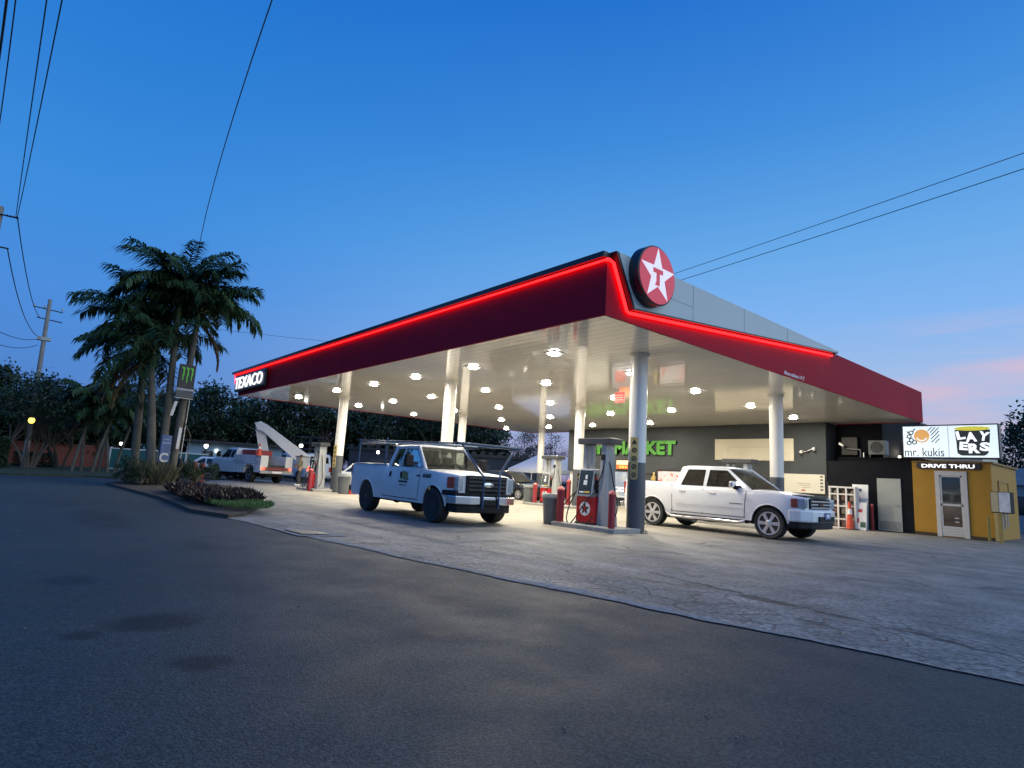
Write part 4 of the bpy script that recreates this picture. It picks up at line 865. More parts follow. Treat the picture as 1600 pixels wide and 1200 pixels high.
class Cab:
    def __init__(s, xr0, xf0, xr1, xf1, z0, z1, w0, w1): s.__dict__.update(locals())
    def mesh(s, name, m, parent):
        b = MB(); rings = []
        for (xr, xf, w_, z) in ((s.xr0, s.xf0, s.w0, s.z0-.12), (s.xr0, s.xf0, s.w0, s.z0), (s.xr1, s.xf1, s.w1, s.z1), (s.xr1+.06, s.xf1-.12, s.w1-.10, s.z1+.05), ):
            rings.append([(xr, -w_, z), (xf, -w_, z), (xf, w_, z), (xr, w_, z)])
        b.v = [p for r_ in rings for p in r_]
        for i in range(3):
            for k in range(4): b.f.append((i*4+k, i*4+(k+1) % 4, (i+1)*4+(k+1) % 4, (i+1)*4+k))
        b.f.append((12, 13, 14, 15)); b.f.append((3, 2, 1, 0))
        return b.build(name, m, parent, smooth=True, bevel=.05, seg=3)
    def xr(s, z): t = (z-s.z0)/(s.z1-s.z0); return s.xr0+(s.xr1-s.xr0)*t
    def xf(s, z): t = (z-s.z0)/(s.z1-s.z0); return s.xf0+(s.xf1-s.xf0)*t
    def open_mesh(s, wins, m, parent, panes, interior):
        """pillars, rails and roof round real window openings, with glass in them and seats behind"""
        b = MB(); q = [[(s.xr1-.01, s.w1+.012, s.z1-.03), (s.xf1+.03, s.w1+.012, s.z1-.03)], [(s.xr1, s.w1, s.z1+.005), (s.xf1, s.w1, s.z1+.005)], [(s.xr1+.08, s.w1-.12, s.z1+.05), (s.xf1-.14, s.w1-.12, s.z1+.055)]]
        b.v = [p for (r_, f_) in q for p in ((r_[0], -r_[1], r_[2]), (f_[0], -f_[1], f_[2]), (f_[0], f_[1], f_[2]), (r_[0], r_[1], r_[2]))]
        for i in range(2):
            for k in range(4): b.f.append((i*4+k, i*4+(k+1) % 4, (i+1)*4+(k+1) % 4, (i+1)*4+k))
        b.f += [(8, 9, 10, 11), (3, 2, 1, 0)]; b.build('roof', m, parent, smooth=True, bevel=.03, seg=3)
        zb_, zt_ = wins[0][0][1], wins[0][2][1]
        b = MB()
        for g in (-1, 1):
            s.side(b, [(s.xr0, s.z0-.1), (s.xf0, s.z0-.1), (s.xf(zb_), zb_), (s.xr(zb_), zb_)], g, 0, .05)
            s.side(b, [(s.xr(zt_), zt_), (s.xf(zt_), zt_), (s.xf1, s.z1), (s.xr1, s.z1)], g, 0, .05)
            e = [(s.xr(zb_), s.xr(zt_))]
            for w_ in wins: e += [(w_[0][0], w_[3][0]), (w_[1][0], w_[2][0])]
            e.append((s.xf(zb_), s.xf(zt_)))
            for i in range(0, len(e), 2):
                (b0, t0), (b1, t1) = e[i], e[i+1]; s.side(b, [(b0, zb_), (b1, zb_), (t1, zt_), (t0, zt_)], g, .001, .05)
            b.tube([(s.xf0+.015, g*(s.w0-.035), s.z0-.05), (s.xf1+.01, g*(s.w1-.035), s.z1)], .038, 8); b.tube([(s.xr0, g*(s.w0-.03), s.z0-.05), (s.xr1, g*(s.w1-.03), s.z1)], .035, 8)
        for (x_, w_, z_) in ((s.xf1+.0, s.w1, s.z1-.01), (s.xr1, s.w1, s.z1-.01), (s.xr0, s.w0, s.z0+.02)): b.tube([(x_, -w_+.05, z_), (x_, w_-.05, z_)], .035, 6)
        b.build('pillars', m, parent)
        for g in (-1, 1):
            for w_, pm in zip(wins, panes):
                b = MB(); s.side(b, w_, g, -.012, .004); b.f = [f for f in b.f if len(f) == 4][:1]; b.build('side_window', pm, parent)
                c = MB(); ring = [(x, g*(s.y(z)+.004), z) for x, z in w_]; c.tube(ring+ring[:1], .009, 5); c.build('window_seal', black_plastic, parent)
        b = MB(); s.screen(b, True, .0, .96, .06, .03, .004); b.build('windshield', pane_clear, parent, smooth=True)
        b = MB(); s.screen(b, False, .05, .92, .09, .0, .0); b.build('rear_window', panes[0], parent, smooth=True)
        cl = interior; z0 = s.z0
        b = MB(); b.bx(s.xf0-.62, s.xf0-.12, -s.w0+.1, s.w0-.1, z0-.02, z0+.05); b.build('dashboard', cl, parent, bevel=.02)
        for y in (-.42, .42):
            for x in ((s.xf1-.32), (s.xr0+.42)):
                b = MB(); b.box((x, y, z0+.03), (.14, .48, .30), Matrix.Rotation(R(-12), 3, 'Y')); b.box((x-.05, y, z0+.27), (.10, .27, .18)); b.build('seat', cl, parent, bevel=.035)
        st = MB(); st.tube([(s.xf0-.72+.09*math.sin(R(a)), .42+.19*math.cos(R(a)), z0+.02+.17*math.sin(R(a))) for a in range(0, 361, 20)], .015, 6); st.build('steering_wheel', cl, parent, smooth=True)
        b = MB(); b.bx(s.xf1+.13, s.xf1+.16, -.11, .11, s.z1-.16, s.z1-.09); b.build('inner_mirror', cl, parent, bevel=.01)
        for g in (-1, 1):
            b = MB(); b.tube([(s.xf0-.0, g*.10, z0+.03), (s.xf0-.16, g*.55, z0+.12)], .009, 5); b.build('wiper', black_plastic, parent)
    def y(s, z): t = (z-s.z0)/(s.z1-s.z0); return s.w0+(s.w1-s.w0)*t
    def side(s, b, poly, sg_, off=.006, dep=.025):
        n = len(poly); o = len(b.v)
        for d in (off, off-dep):
            for x, z in poly: b.v.append((x, sg_*(s.y(z)+d), z))
        b.f.append(tuple(o+i for i in range(n))); b.f.append(tuple(o+n+i for i in range(n))[::-1])
        for i in range(n): j = (i+1) % n; b.f.append((o+i, o+j, o+n+j, o+n+i))
        return b
    def screen(s, b, front=True, t0=.04, t1=.9, m0=.07, bow=.05, off=.008):
        xa, xb = (s.xf0, s.xf1) if front else (s.xr0, s.xr1); e = 1 if front else -1; o = len(b.v); NS, NT = 10, 5
        nrm = Vector(((s.z1-s.z0)*e, 0, -(xb-xa)*1.0)).normalized() if front else Vector((-(s.z1-s.z0), 0, (xb-xa))).normalized()
        for j in range(NT+1):
            t = t0+(t1-t0)*j/NT; z = s.z0+(s.z1-s.z0)*t; w_ = s.y(z)-m0; x = xa+(xb-xa)*t
            for i in range(NS+1):
                q = -1+2*i/NS; b.v.append(tuple(Vector((x, q*w_, z))+nrm*(off+bow*(1-q*q))))
        for j in range(NT):
            for i in range(NS): k_ = o+j*(NS+1)+i; b.f.append((k_, k_+1, k_+NS+2, k_+NS+1))
        return b
def round_poly(pts, r=.05, n=4):
    out = []; L = len(pts)
    for i in range(L):
        p, a, c = Vector(pts[i]), Vector(pts[i-1]), Vector(pts[(i+1) % L])
        q0 = p+(a-p).normalized()*min(r, (a-p).length*.45); q1 = p+(c-p).normalized()*min(r, (c-p).length*.45)
        for k in range(n+1): t = k/n; out.append(tuple((1-t)**2*q0+2*t*(1-t)*p+t*t*q1))
    return out
def wheel(parent, x, y, r, wd, rim_r, rim_m, style='spoke', side=-1):
    """side: direction of the outer face"""
    b = MB(); h = wd/2
    b.lathe([(rim_r, -h*.8), (r*.93, -h), (r*.985, -h*.75), (r, -h*.45), (r, h*.45), (r*.985, h*.75), (r*.93, h), (rim_r, h*.8)], axis='y', n=32)
    t = b.build('wheel', rubber, parent, smooth=True, loc=(x, y, r))
    b = MB(); e = side*h
    b.lathe([(rim_r*1.02, e*.75), (rim_r*1.03, e*.92), (rim_r*.93, e*.9), (rim_r*.9, e*.3)], axis='y', n=32)
    if style == 'spoke':
        for k in range(6):
            a = 2*math.pi*k/6; ca, sa = math.cos(a), math.sin(a)
            for wq in (0,):
                p0, p1 = .07, rim_r*.95; w_in, w_out = .034, .050
                vs = []
                for yy in (e*.55, e*.88):
                    for rr_, ww in ((p0, -w_in), (p1, -w_out), (p1, w_out), (p0, w_in)):
                        vs.append((rr_*ca-ww*sa, yy, rr_*sa+ww*ca))
                b.add(vs, [(0, 1, 2, 3), (7, 6, 5, 4), (0, 4, 5, 1), (1, 5, 6, 2), (2, 6, 7, 3), (3, 7, 4, 0)])
        b.lathe([(.085, e*.5), (.085, e*.9), (.05, e*.98)], axis='y', n=16)
        b.build('rim', rim_m, t, smooth=True)
        d = MB(); d.lathe([(rim_r*.92, e*.3), (rim_r*.92, e*.42), (.05, e*.44)], axis='y', n=24); d.build('brake_disc', dark_metal, t)
    else:
        b.lathe([(rim_r*.9, e*.3), (rim_r*.86, e*.5), (rim_r*.55, e*.62), (rim_r*.45, e*.4), (.09, e*.42), (.08, e*.8), (.03, e*.84)], axis='y', n=24)
        for k in range(8):
            a = 2*math.pi*k/8; b.cyl((.12*math.cos(a), e*.4, .12*math.sin(a)), (.12*math.cos(a), e*.5, .12*math.sin(a)), .014, n=6)
        b.build('rim', rim_m, t, smooth=True)
    return t
def underbody(parent, x0, x1, axles, w_in=.55, ztop=.92, w_out=.9, zlo=.34):
    b = MB(); b.bx(x0, x1, -w_in, w_in, zlo, .62); b.bx(x0, x1, -w_out, w_out, ztop, ztop+.05)
    for c in axles: b.cyl((c, -.75, .40), (c, .75, .40), .07, n=10); b.ball((c, .05, .40), .16)
    for i in range(len(axles)-1):
        b.tube([(axles[i]+.6, .3, .33), (axles[i]+1.5, .32, .30), (axles[i]+2.4, .3, .33)], .05, 8)
    return b.build('underbody', under_black, parent)

def work_truck():
    t = thing('work_pickup', 'white extended cab work pickup with blue overhead ladder rack and black wheels', 'pickup truck', (.13, 8.05, 0), R(-91.9))
    body = truck_dusty; AX = (0, 3.68); x0, x1 = -1.18, 4.50
    def top(x):
        if x < 1.02: return 1.36
        if x < 3.1: return 1.26
        q = (x-3.1)/1.4; return 1.265-.06*q-.05*q*q
    sh = Shell(x0, x1, AX, .47, .42, .42, top, .985, bed=(-1.1, .98), fr_in=.20, front_round=.7)
    bo = sh.mesh('body', body, t); sh.lip(t, body, .022); underbody(t, -1.05, 4.3, AX)
    cb = Cab(1.06, 3.12, 1.22, 2.38, 1.26, 1.86, .90, .735); cab_grey = mat('cab_interior', (.06, .056, .05), .8, noise=(5, .2))
    cb.open_mesh([[(1.28, 1.31), (1.74, 1.31), (1.75, 1.78), (1.41, 1.78)], [(1.84, 1.31), (2.93, 1.31), (2.41, 1.78), (1.87, 1.78)]], body, t, [pane_clear, pane_clear], cab_grey)
    for s in (-1, 1):
        # tow mirror
        b = MB(); b.box((2.70, s*1.16, 1.46), (.14, .22, .30)); mi = b.build('door_mirror', black_plastic, t, bevel=.03)
        b = MB(); b.tube([(2.75, s*.92, 1.40), (2.72, s*1.1, 1.42)], .03, 8); b.tube([(2.75, s*.92, 1.34), (2.72, s*1.1, 1.36)], .02, 8); b.build('arm', black_plastic, mi)
        b = MB(); b.bx(1.98, 2.10, s*.975-.02, s*.975+.02, 1.02, 1.16); b.build('door_handle', black_plastic, t, bevel=.015)
        # headlamp
        b = MB(); b.box((4.36, s*.735, .965), (.30, .25, .34), Matrix.Rotation(s*R(-12), 3, 'Z')); h = b.build('headlight', lamp_clear, t, bevel=.02)
        b = MB(); b.box((4.30, s*.865, .985), (.2, .10, .26), Matrix.Rotation(s*R(-24), 3, 'Z')); b.build('turn_lens', mat('amber_dark', (.26, .05, .03), .2), h, bevel=.015)
        b = MB(); b.bx(-1.2, -1.12, s*.86, s*.955, .98, 1.3); b.build('tail_light', red_lens, t, bevel=.01)
        b = MB(); b.box((4.30, s*.86, .75), (.42, .2, .12), Matrix.Rotation(s*R(-20), 3, 'Z')); b.build('bumper_filler', black_plastic, t, bevel=.03)
    # grille: black with chrome surround missing, three slats, oval badge plate
    b = MB(); b.bx(4.42, 4.55, -.60, .60, .76, 1.17); gr = b.build('grille', black_plastic, t, bevel=.025)
    b = MB()
    for z in (.84, .935, 1.03, 1.115): b.bx(4.54, 4.575, -.545, .545, z-.018, z+.018)
    b.build('slat', mat('slat_dark', (.05, .05, .052), .4), gr, bevel=.006)
    b = MB(); b.lathe([(.1, 0), (.1, .02), (.08, .028)], c=(4.58, 0, .965), axis='x', n=24); b.v = [(x, y*1.5, z*.62+.965*.38) for x, y, z in b.v]; b.build('badge', chrome, gr, smooth=True)
    fb = MB()
    pl = [(4.30, -.97), (4.52, -.88), (4.66, -.55), (4.70, 0), (4.66, .55), (4.52, .88), (4.30, .97), (4.22, .94), (4.40, .8), (4.5, 0), (4.40, -.8), (4.22, -.94)]
    fb.prism(pl, ((0, 0, 0), WX, WY), .50, .69); bu = fb.build('front_bumper', chrome, t, bevel=.02)
    fb = MB(); fb.prism([(x+.012, y*.62) for x, y in pl[1:6]]+[(4.5, .5), (4.5, -.5)], ((0, 0, 0), WX, WY), .49, .62); fb.build('bumper_centre', black_plastic, bu)
    fb = MB(); fb.prism([(x-.06, y*.9) for x, y in pl], ((0, 0, 0), WX, WY), .30, .50); fb.build('valance', black_plastic, t, bevel=.03)
    fb = MB(); fb.prism([(x-.02, y*.95) for x, y in pl[:7]]+[(4.2, .9), (4.2, -.9)], ((0, 0, 0), WX, WY), .685, .76); fb.build('bumper_cover', black_plastic, t, bevel=.015)
    fb = MB(); fb.bx(-1.36, -1.2, -.92, .92, .52, .68); fb.bx(-1.5, -1.3, -.12, -.04, .48, .54); fb.build('rear_bumper', dark_metal, t, bevel=.02)
    b = MB()
    for pts in ([(1.02, .46), (1.02, 1.34)], [(2.93, .55), (2.99, .9), (3.02, 1.24)], [(1.80, .46), (1.80, 1.25)], [(1.02, .50), (2.95, .50)]): sh.ribbon(b, pts, .016)
    b.build('panel_gap', black_plastic, bo)
    b = MB(); sh.ribbon(b, [(1.35, 1.09), (1.47, 1.09)], .14, .006, (-1,)); b.build('fuel_door', black_plastic, bo)
    # tail of the hood line and wiper cowl
    b = MB(); b.bx(3.0, 3.16, -.78, .78, 1.262, 1.29); b.build('cowl', black_plastic, t)
    # markings on the right hand door and wing
    y = -(sh.hw(2.2, 1.0)+.004)
    b = MB(); b.prism([(2.42, .98), (1.98, .98), (2.0, 1.12), (2.12, 1.2), (2.36, 1.17)], ((0, y, 0), WX, WZ), .002, .005); b.build('door_logo', mat('logo_olive', (.24, .24, .08), .5), bo)
    b = MB(); xx = 1.93
    for i_, w_ in enumerate((.05, .035, .045, .04, .03, .05, .04, .035, .05, .04)): b.bx(xx, xx+w_-.006, y-.006, y-.003, .885+.006*(i_ % 3), .945-.005*(i_ % 2)); xx += w_+.006
    b.build('door_lettering', print_black, bo)
    b = MB(); xx = 1.99
    for i_ in range(11): b.bx(xx, xx+.026, y-.006, y-.003, .815, .84-.004*(i_ % 2)); xx += .034
    b.build('small_lettering', mat('print_slate', (.08, .09, .11), .5), bo)
    b = MB(); b.bx(2.2, 2.45, y-.006, y-.003, .965, .985); b.build('door_bar', print_black, bo)
    text('6060', ((3.14, -(sh.hw(3.3, 1.06)+.004), 1.05), *FS), .40, .11, .003, .035, 'unit_number', mat('print_navy', (.02, .025, .05), .5), bo)
    b = MB(); b.bx(2.82, 2.99, -(sh.hw(2.9, 1.1)+.006), -(sh.hw(2.9, 1.1)), 1.07, 1.11); b.build('wing_badge', black_plastic, bo, bevel=.008)
    for x, s in ((0, -1), (3.68, -1), (0, 1), (3.68, 1)): wheel(t, x, s*.85, .415, .30, .235, mat('steel_rim_black', (.025, .025, .027), .5, .3), 'steel', s)
    b = MB()
    for s in (-1, 1): b.bx(-1.12, .98, s*.955-.03, s*.955+.03, 1.372, 1.39)
    b.build('bed_rail_cap', black_plastic, t)
    # ladder rack
    rk = MB(); Z = 2.0
    for s in (-1, 1):
        yy = s*.86
        rk.tube([(-1.0, yy, Z+.04), (1.0, yy, Z), (4.55, yy*.96, 1.90)], .02, 8)
        rk.tube([(-1.0, yy, Z-.09), (1.0, yy, Z-.10), (2.9, yy*.97, 1.90)], .014, 8)
        for x in (-.95, .82): rk.tube([(x, yy, 1.34), (x, yy, Z+.10)], .026, 8)
        rk.tube([(4.55, yy*.95, 1.90), (4.64, s*.30, 1.25), (4.72, s*.235, 1.16), (4.72, s*.235, .42)], .025, 8)
    for x, z in ((-.95, Z+.04), (-.05, Z+.02), (.82, Z), (1.9, 1.97), (2.9, 1.94)): rk.tube([(x, -.86, z), (x, .86, z)], .02, 8)
    rk.tube([(4.55, -.95, 1.90), (4.55, .95, 1.90)], .038, 8)
    rk.build('ladder_rack', rack_blue, t, smooth=True)
    b = MB(); b.tube([(-.95, -.8, Z-.03), (.75, -.8, Z-.05)], .02, 8); b.build('stowed_pole', steel, t, smooth=True)
    b = MB(); b.box((1.08, -.70, 1.90), (.12, .16, .08)); b.build('work_lamp', chrome, t, bevel=.03)
    return t
work_truck()

def crew_truck():
    t = thing('crew_cab_pickup', 'clean white crew cab pickup with chrome wheels and amber corner lamp', 'pickup truck', (7.33, 3.33, 0), R(-90.4))
    body = truck_white; AX = (0, 3.645); x0, x1 = -1.12, 4.50
    def top(x):
        if x < .70: return 1.335
        if x < 3.05: return 1.23
        q = (x-3.05)/1.45; return 1.235-.03*q-.10*q*q
    sh = Shell(x0, x1, AX, .475, .40, .43, top, 1.0, bed=(-1.04, .66), fr_in=.17, front_round=.6)
    bo = sh.mesh('body', body, t); sh.lip(t, body, .02); underbody(t, -1.0, 4.3, AX)
    cb = Cab(.72, 3.14, .92, 2.30, 1.23, 1.80, .92, .74); cb.open_mesh([[(.96, 1.28), (1.68, 1.28), (1.69, 1.73), (1.12, 1.73)], [(1.80, 1.28), (2.93, 1.28), (2.36, 1.73), (1.83, 1.73)]], body, t, [pane_tint, pane_mat('pane_half_tint', (.18, .18, .18), .07)], mat('cab_interior_dark', (.035, .034, .033), .8, noise=(5, .2)))
    for s in (-1, 1):
        b = MB(); b.box((2.70, s*1.10, 1.36), (.13, .22, .17)); mi = b.build('door_mirror', chrome, t, bevel=.04, seg=3)
        b = MB(); b.box((2.73, s*.98, 1.27), (.10, .14, .09)); b.build('mirror_foot', black_plastic, mi, bevel=.02)
        for x in (1.05, 2.02):
            b = MB(); b.box((x, s*(sh.hw(x, 1.1)+.012), 1.085), (.20, .03, .04)); b.build('door_handle', chrome, t, bevel=.012)
        b = MB(); sh.ribbon(b, [(.82, .76), (1.66, .76)], .07, .016, (s,)); sh.ribbon(b, [(1.76, .76), (2.92, .76)], .07, .016, (s,)); b.build('side_moulding', body, t, bevel=.0)
        b = MB(); b.tube([(.55, s*.99, .40), (.75, s*1.03, .36), (2.85, s*1.03, .36), (3.0, s*.99, .40)], .045, 10); b.build('side_step', chrome, t, smooth=True)
        b = MB(); b.box((4.37, s*.77, .965), (.30, .28, .25), Matrix.Rotation(s*R(-14), 3, 'Z')); h = b.build('headlight', lamp_clear, t, bevel=.03, seg=3)
        b = MB(); b.box((4.28, s*.91, .965), (.16, .09, .23), Matrix.Rotation(s*R(-17), 3, 'Z')); b.build('turn_lens', mat('amber_dull', (.30, .07, .035), .25, noise=(20, .2)), h, bevel=.015)
        b = MB(); b.bx(-1.14, -1.06, s*.87, s*.965, .92, 1.28); b.build('tail_light', red_lens, t, bevel=.01)
    b = MB(); b.bx(4.40, 4.54, -.60, .60, .83, 1.09); gr = b.build('grille', black_plastic, t, bevel=.02)
    b = MB()
    for z in (.865, .945, 1.025): b.bx(4.53, 4.565, -.57, .57, z-.016, z+.016)
    b.build('chrome_bar', chrome, gr, bevel=.006)
    text('GMC', ((4.57, -.14, .905), (0, 1, 0), (0, 0, 1)), .28, .085, .01, .04, 'badge', mat('badge_dark_red', (.10, .01, .012), .35), gr)
    b = MB(); b.prism([(4.16, -.80), (4.46, -.66), (4.58, -.3), (4.60, 0), (4.58, .3), (4.46, .66), (4.16, .80), (4.12, .74), (4.38, 0), (4.12, -.74)], ((0, 0, 0), WX, WY), 1.10, 1.17); b.build('bonnet_deflector', mat('deflector', (.015, .015, .02), .12), t, bevel=.01)
    pl = [(4.14, -1.005), (4.44, -.96), (4.63, -.66), (4.69, -.3), (4.70, 0), (4.69, .3), (4.63, .66), (4.44, .96), (4.14, 1.005), (4.12, .9), (4.44, .7), (4.5, 0), (4.44, -.7), (4.12, -.9)]
    b = MB(); b.prism(pl, ((0, 0, 0), WX, WY), .50, .81); bu = b.build('front_bumper', body, t, bevel=.05, seg=3)
    b = MB(); b.prism([(x-.05, y*.95) for x, y in pl], ((0, 0, 0), WX, WY), .33, .505); b.build('valance', black_plastic, t, bevel=.03)
    b = MB(); b.bx(4.62, 4.705, -.45, .45, .52, .66); b.build('bumper_intake', black_plastic, bu, bevel=.01)
    b = MB(); b.bx(4.70, 4.722, -.16, .16, .60, .76); pq = b.build('licence_plate', mat('plate_blue', (.12, .18, .36), .4, noise=(14, .5)), t)
    b = MB(); b.bx(4.7222, 4.725, -.08, .08, .64, .72); b.build('plate_mark', print_white, pq)
    b = MB(); b.bx(-1.28, -1.12, -.95, .95, .48, .66); b.build('rear_bumper', chrome, t, bevel=.03)
    b = MB()
    for pts in ([(.68, .47), (.68, 1.31)], [(1.71, .47), (1.71, 1.22)], [(2.97, .5), (3.0, .9), (3.03, 1.21)], [(.70, .50), (3.0, .50)], [(.70, .49), (.70, 1.0)]): sh.ribbon(b, pts, .015)
    b.build('panel_gap', black_plastic, bo)
    b = MB(); sh.ribbon(b, [(2.55, .845), (2.93, .845)], .02, .006); b.build('door_badge', dark_metal, bo)
    b = MB(); b.bx(3.02, 3.16, -.8, .8, 1.235, 1.265); b.build('cowl', black_plastic, t)
    b = MB(); b.tube([(-.05, -.25, .30), (1.0, -.3, .32), (1.4, -.1, .28), (2.2, .1, .30)], .05, 8); b.tube([(.5, -.42, .33), (1.1, -.44, .31)], .11, 10); b.build('exhaust', steel, t, smooth=True)
    for x, s in ((0, -1), (3.645, -1), (0, 1), (3.645, 1)): wheel(t, x, s*.865, .405, .28, .285, alloy, 'spoke', s)
    return t
crew_truck()

def small_car(name, label, loc, rz, body, L, Wd, hood, roof, suv=False, scale=1.):
    t = thing(name, label, 'car', loc, rz); AX = (0, L*.585); x0 = -L*.20; x1 = x0+L
    def top(x):
        q = (x-x0)/L
        if suv: return hood if q < .70 else hood-.22*((q-.70)/.30)**1.4-.02
        if q < .14: return hood+.02
        return hood if q < .68 else hood-.20*((q-.68)/.32)**1.3
    sh = Shell(x0, x1, AX, .36, .33, .22, top, Wd/2, fr_in=.30, front_round=.9, rear_round=.5, rr_in=.16, tuck=.05)
    bo = sh.mesh('body', body, t); underbody(t, x0+.3, x1-.3, AX, .55, .60, Wd/2-.12, .2)
    xr0, xf0, xr1, xf1 = (x0+.12, x0+L*.74, x0+.55, x0+L*.52) if suv else (x0+L*.16, x0+L*.74, x0+L*.30, x0+L*.53)
    cb = Cab(xr0, xf0, xr1, xf1, hood-.02, roof-.05, Wd/2-.07, Wd/2-.26); cb.mesh('cabin', body, t)
    ws = MB(); cb.screen(ws, True); ws.build('windshield', glass_mid, t, smooth=True)
    ws = MB(); cb.screen(ws, False, .1, .85); ws.build('rear_window', glass_dark, t, smooth=True)
    zt = roof-.12; mid = x0+L*.40
    for s in (-1, 1):
        b = MB(); cb.side(b, round_poly([(xr0+.34, hood+.03), (mid-.04, hood+.03), (mid-.04, zt), (xr1+.22, zt)], .06), s); b.build('side_window', glass_dark, t)
        b = MB(); cb.side(b, round_poly([(mid+.04, hood+.03), (xf0-.22, hood+.03), (xf1-.03, zt), (mid+.04, zt)], .06), s); b.build('side_window', glass_dark, t)
        b = MB(); b.box((xf0-.35, s*(Wd/2+.07), hood+.1), (.14, .18, .13)); b.build('door_mirror', body, t, bevel=.03)
        b = MB(); b.box((x1-.30, s*(Wd/2-.24), hood-.30), (.34, .24, .15), Matrix.Rotation(s*R(-34), 3, 'Z')); b.build('headlight', mat('lit_head_lamp', (.8, .8, .8), .2, emit=((1, .97, .9), .12)) if suv else lamp_clear, t, bevel=.03)
        b = MB(); b.box((x0+.10, s*(Wd/2-.16), hood-.16), (.16, .22, .15)); b.build('tail_light', red_lens, t, bevel=.02)
        b = MB(); b.box((x0+L*.42, s*(Wd/2+.005), hood-.12), (.18, .03, .03)); b.build('door_handle', body, t, bevel=.01)
    b = MB(); b.bx(x1-.06, x1+.015, -.42, .42, .42, .60); b.build('grille', black_plastic, t, bevel=.02)
    b = MB(); b.bx(x1-.05, x1+.01, -.5, .5, .26, .36); b.build('lower_intake', black_plastic, t, bevel=.01)
    b = MB(); sh.ribbon(b, [(mid, .3), (mid, hood-.02)], .01); sh.ribbon(b, [(xf0-.15, .34), (xf0-.12, hood-.03)], .01); sh.ribbon(b, [(xr0+.45, .62), (xr0+.42, hood-.03)], .01); b.build('panel_gap', black_plastic, bo)
    for x in AX:
        for s in (-1, 1): wheel(t, x, s*(Wd/2-.12), .33, .21, .22, alloy if suv else steel, 'spoke', s)
    return t
small_car('dark_suv', 'black parked suv with bright wheels beside the white tent', (14.85, 21.05, gz(14.9)), R(-86), mat('suv_black', (.018, .019, .022), .2, coat=.6), 4.4, 1.82, 1.02, 1.66, True)
small_car('white_sedan', 'white sedan half hidden behind the far left column and work pickup', (6.6, 24.2, 0), R(-78), truck_white, 4.5, 1.76, .95, 1.46)

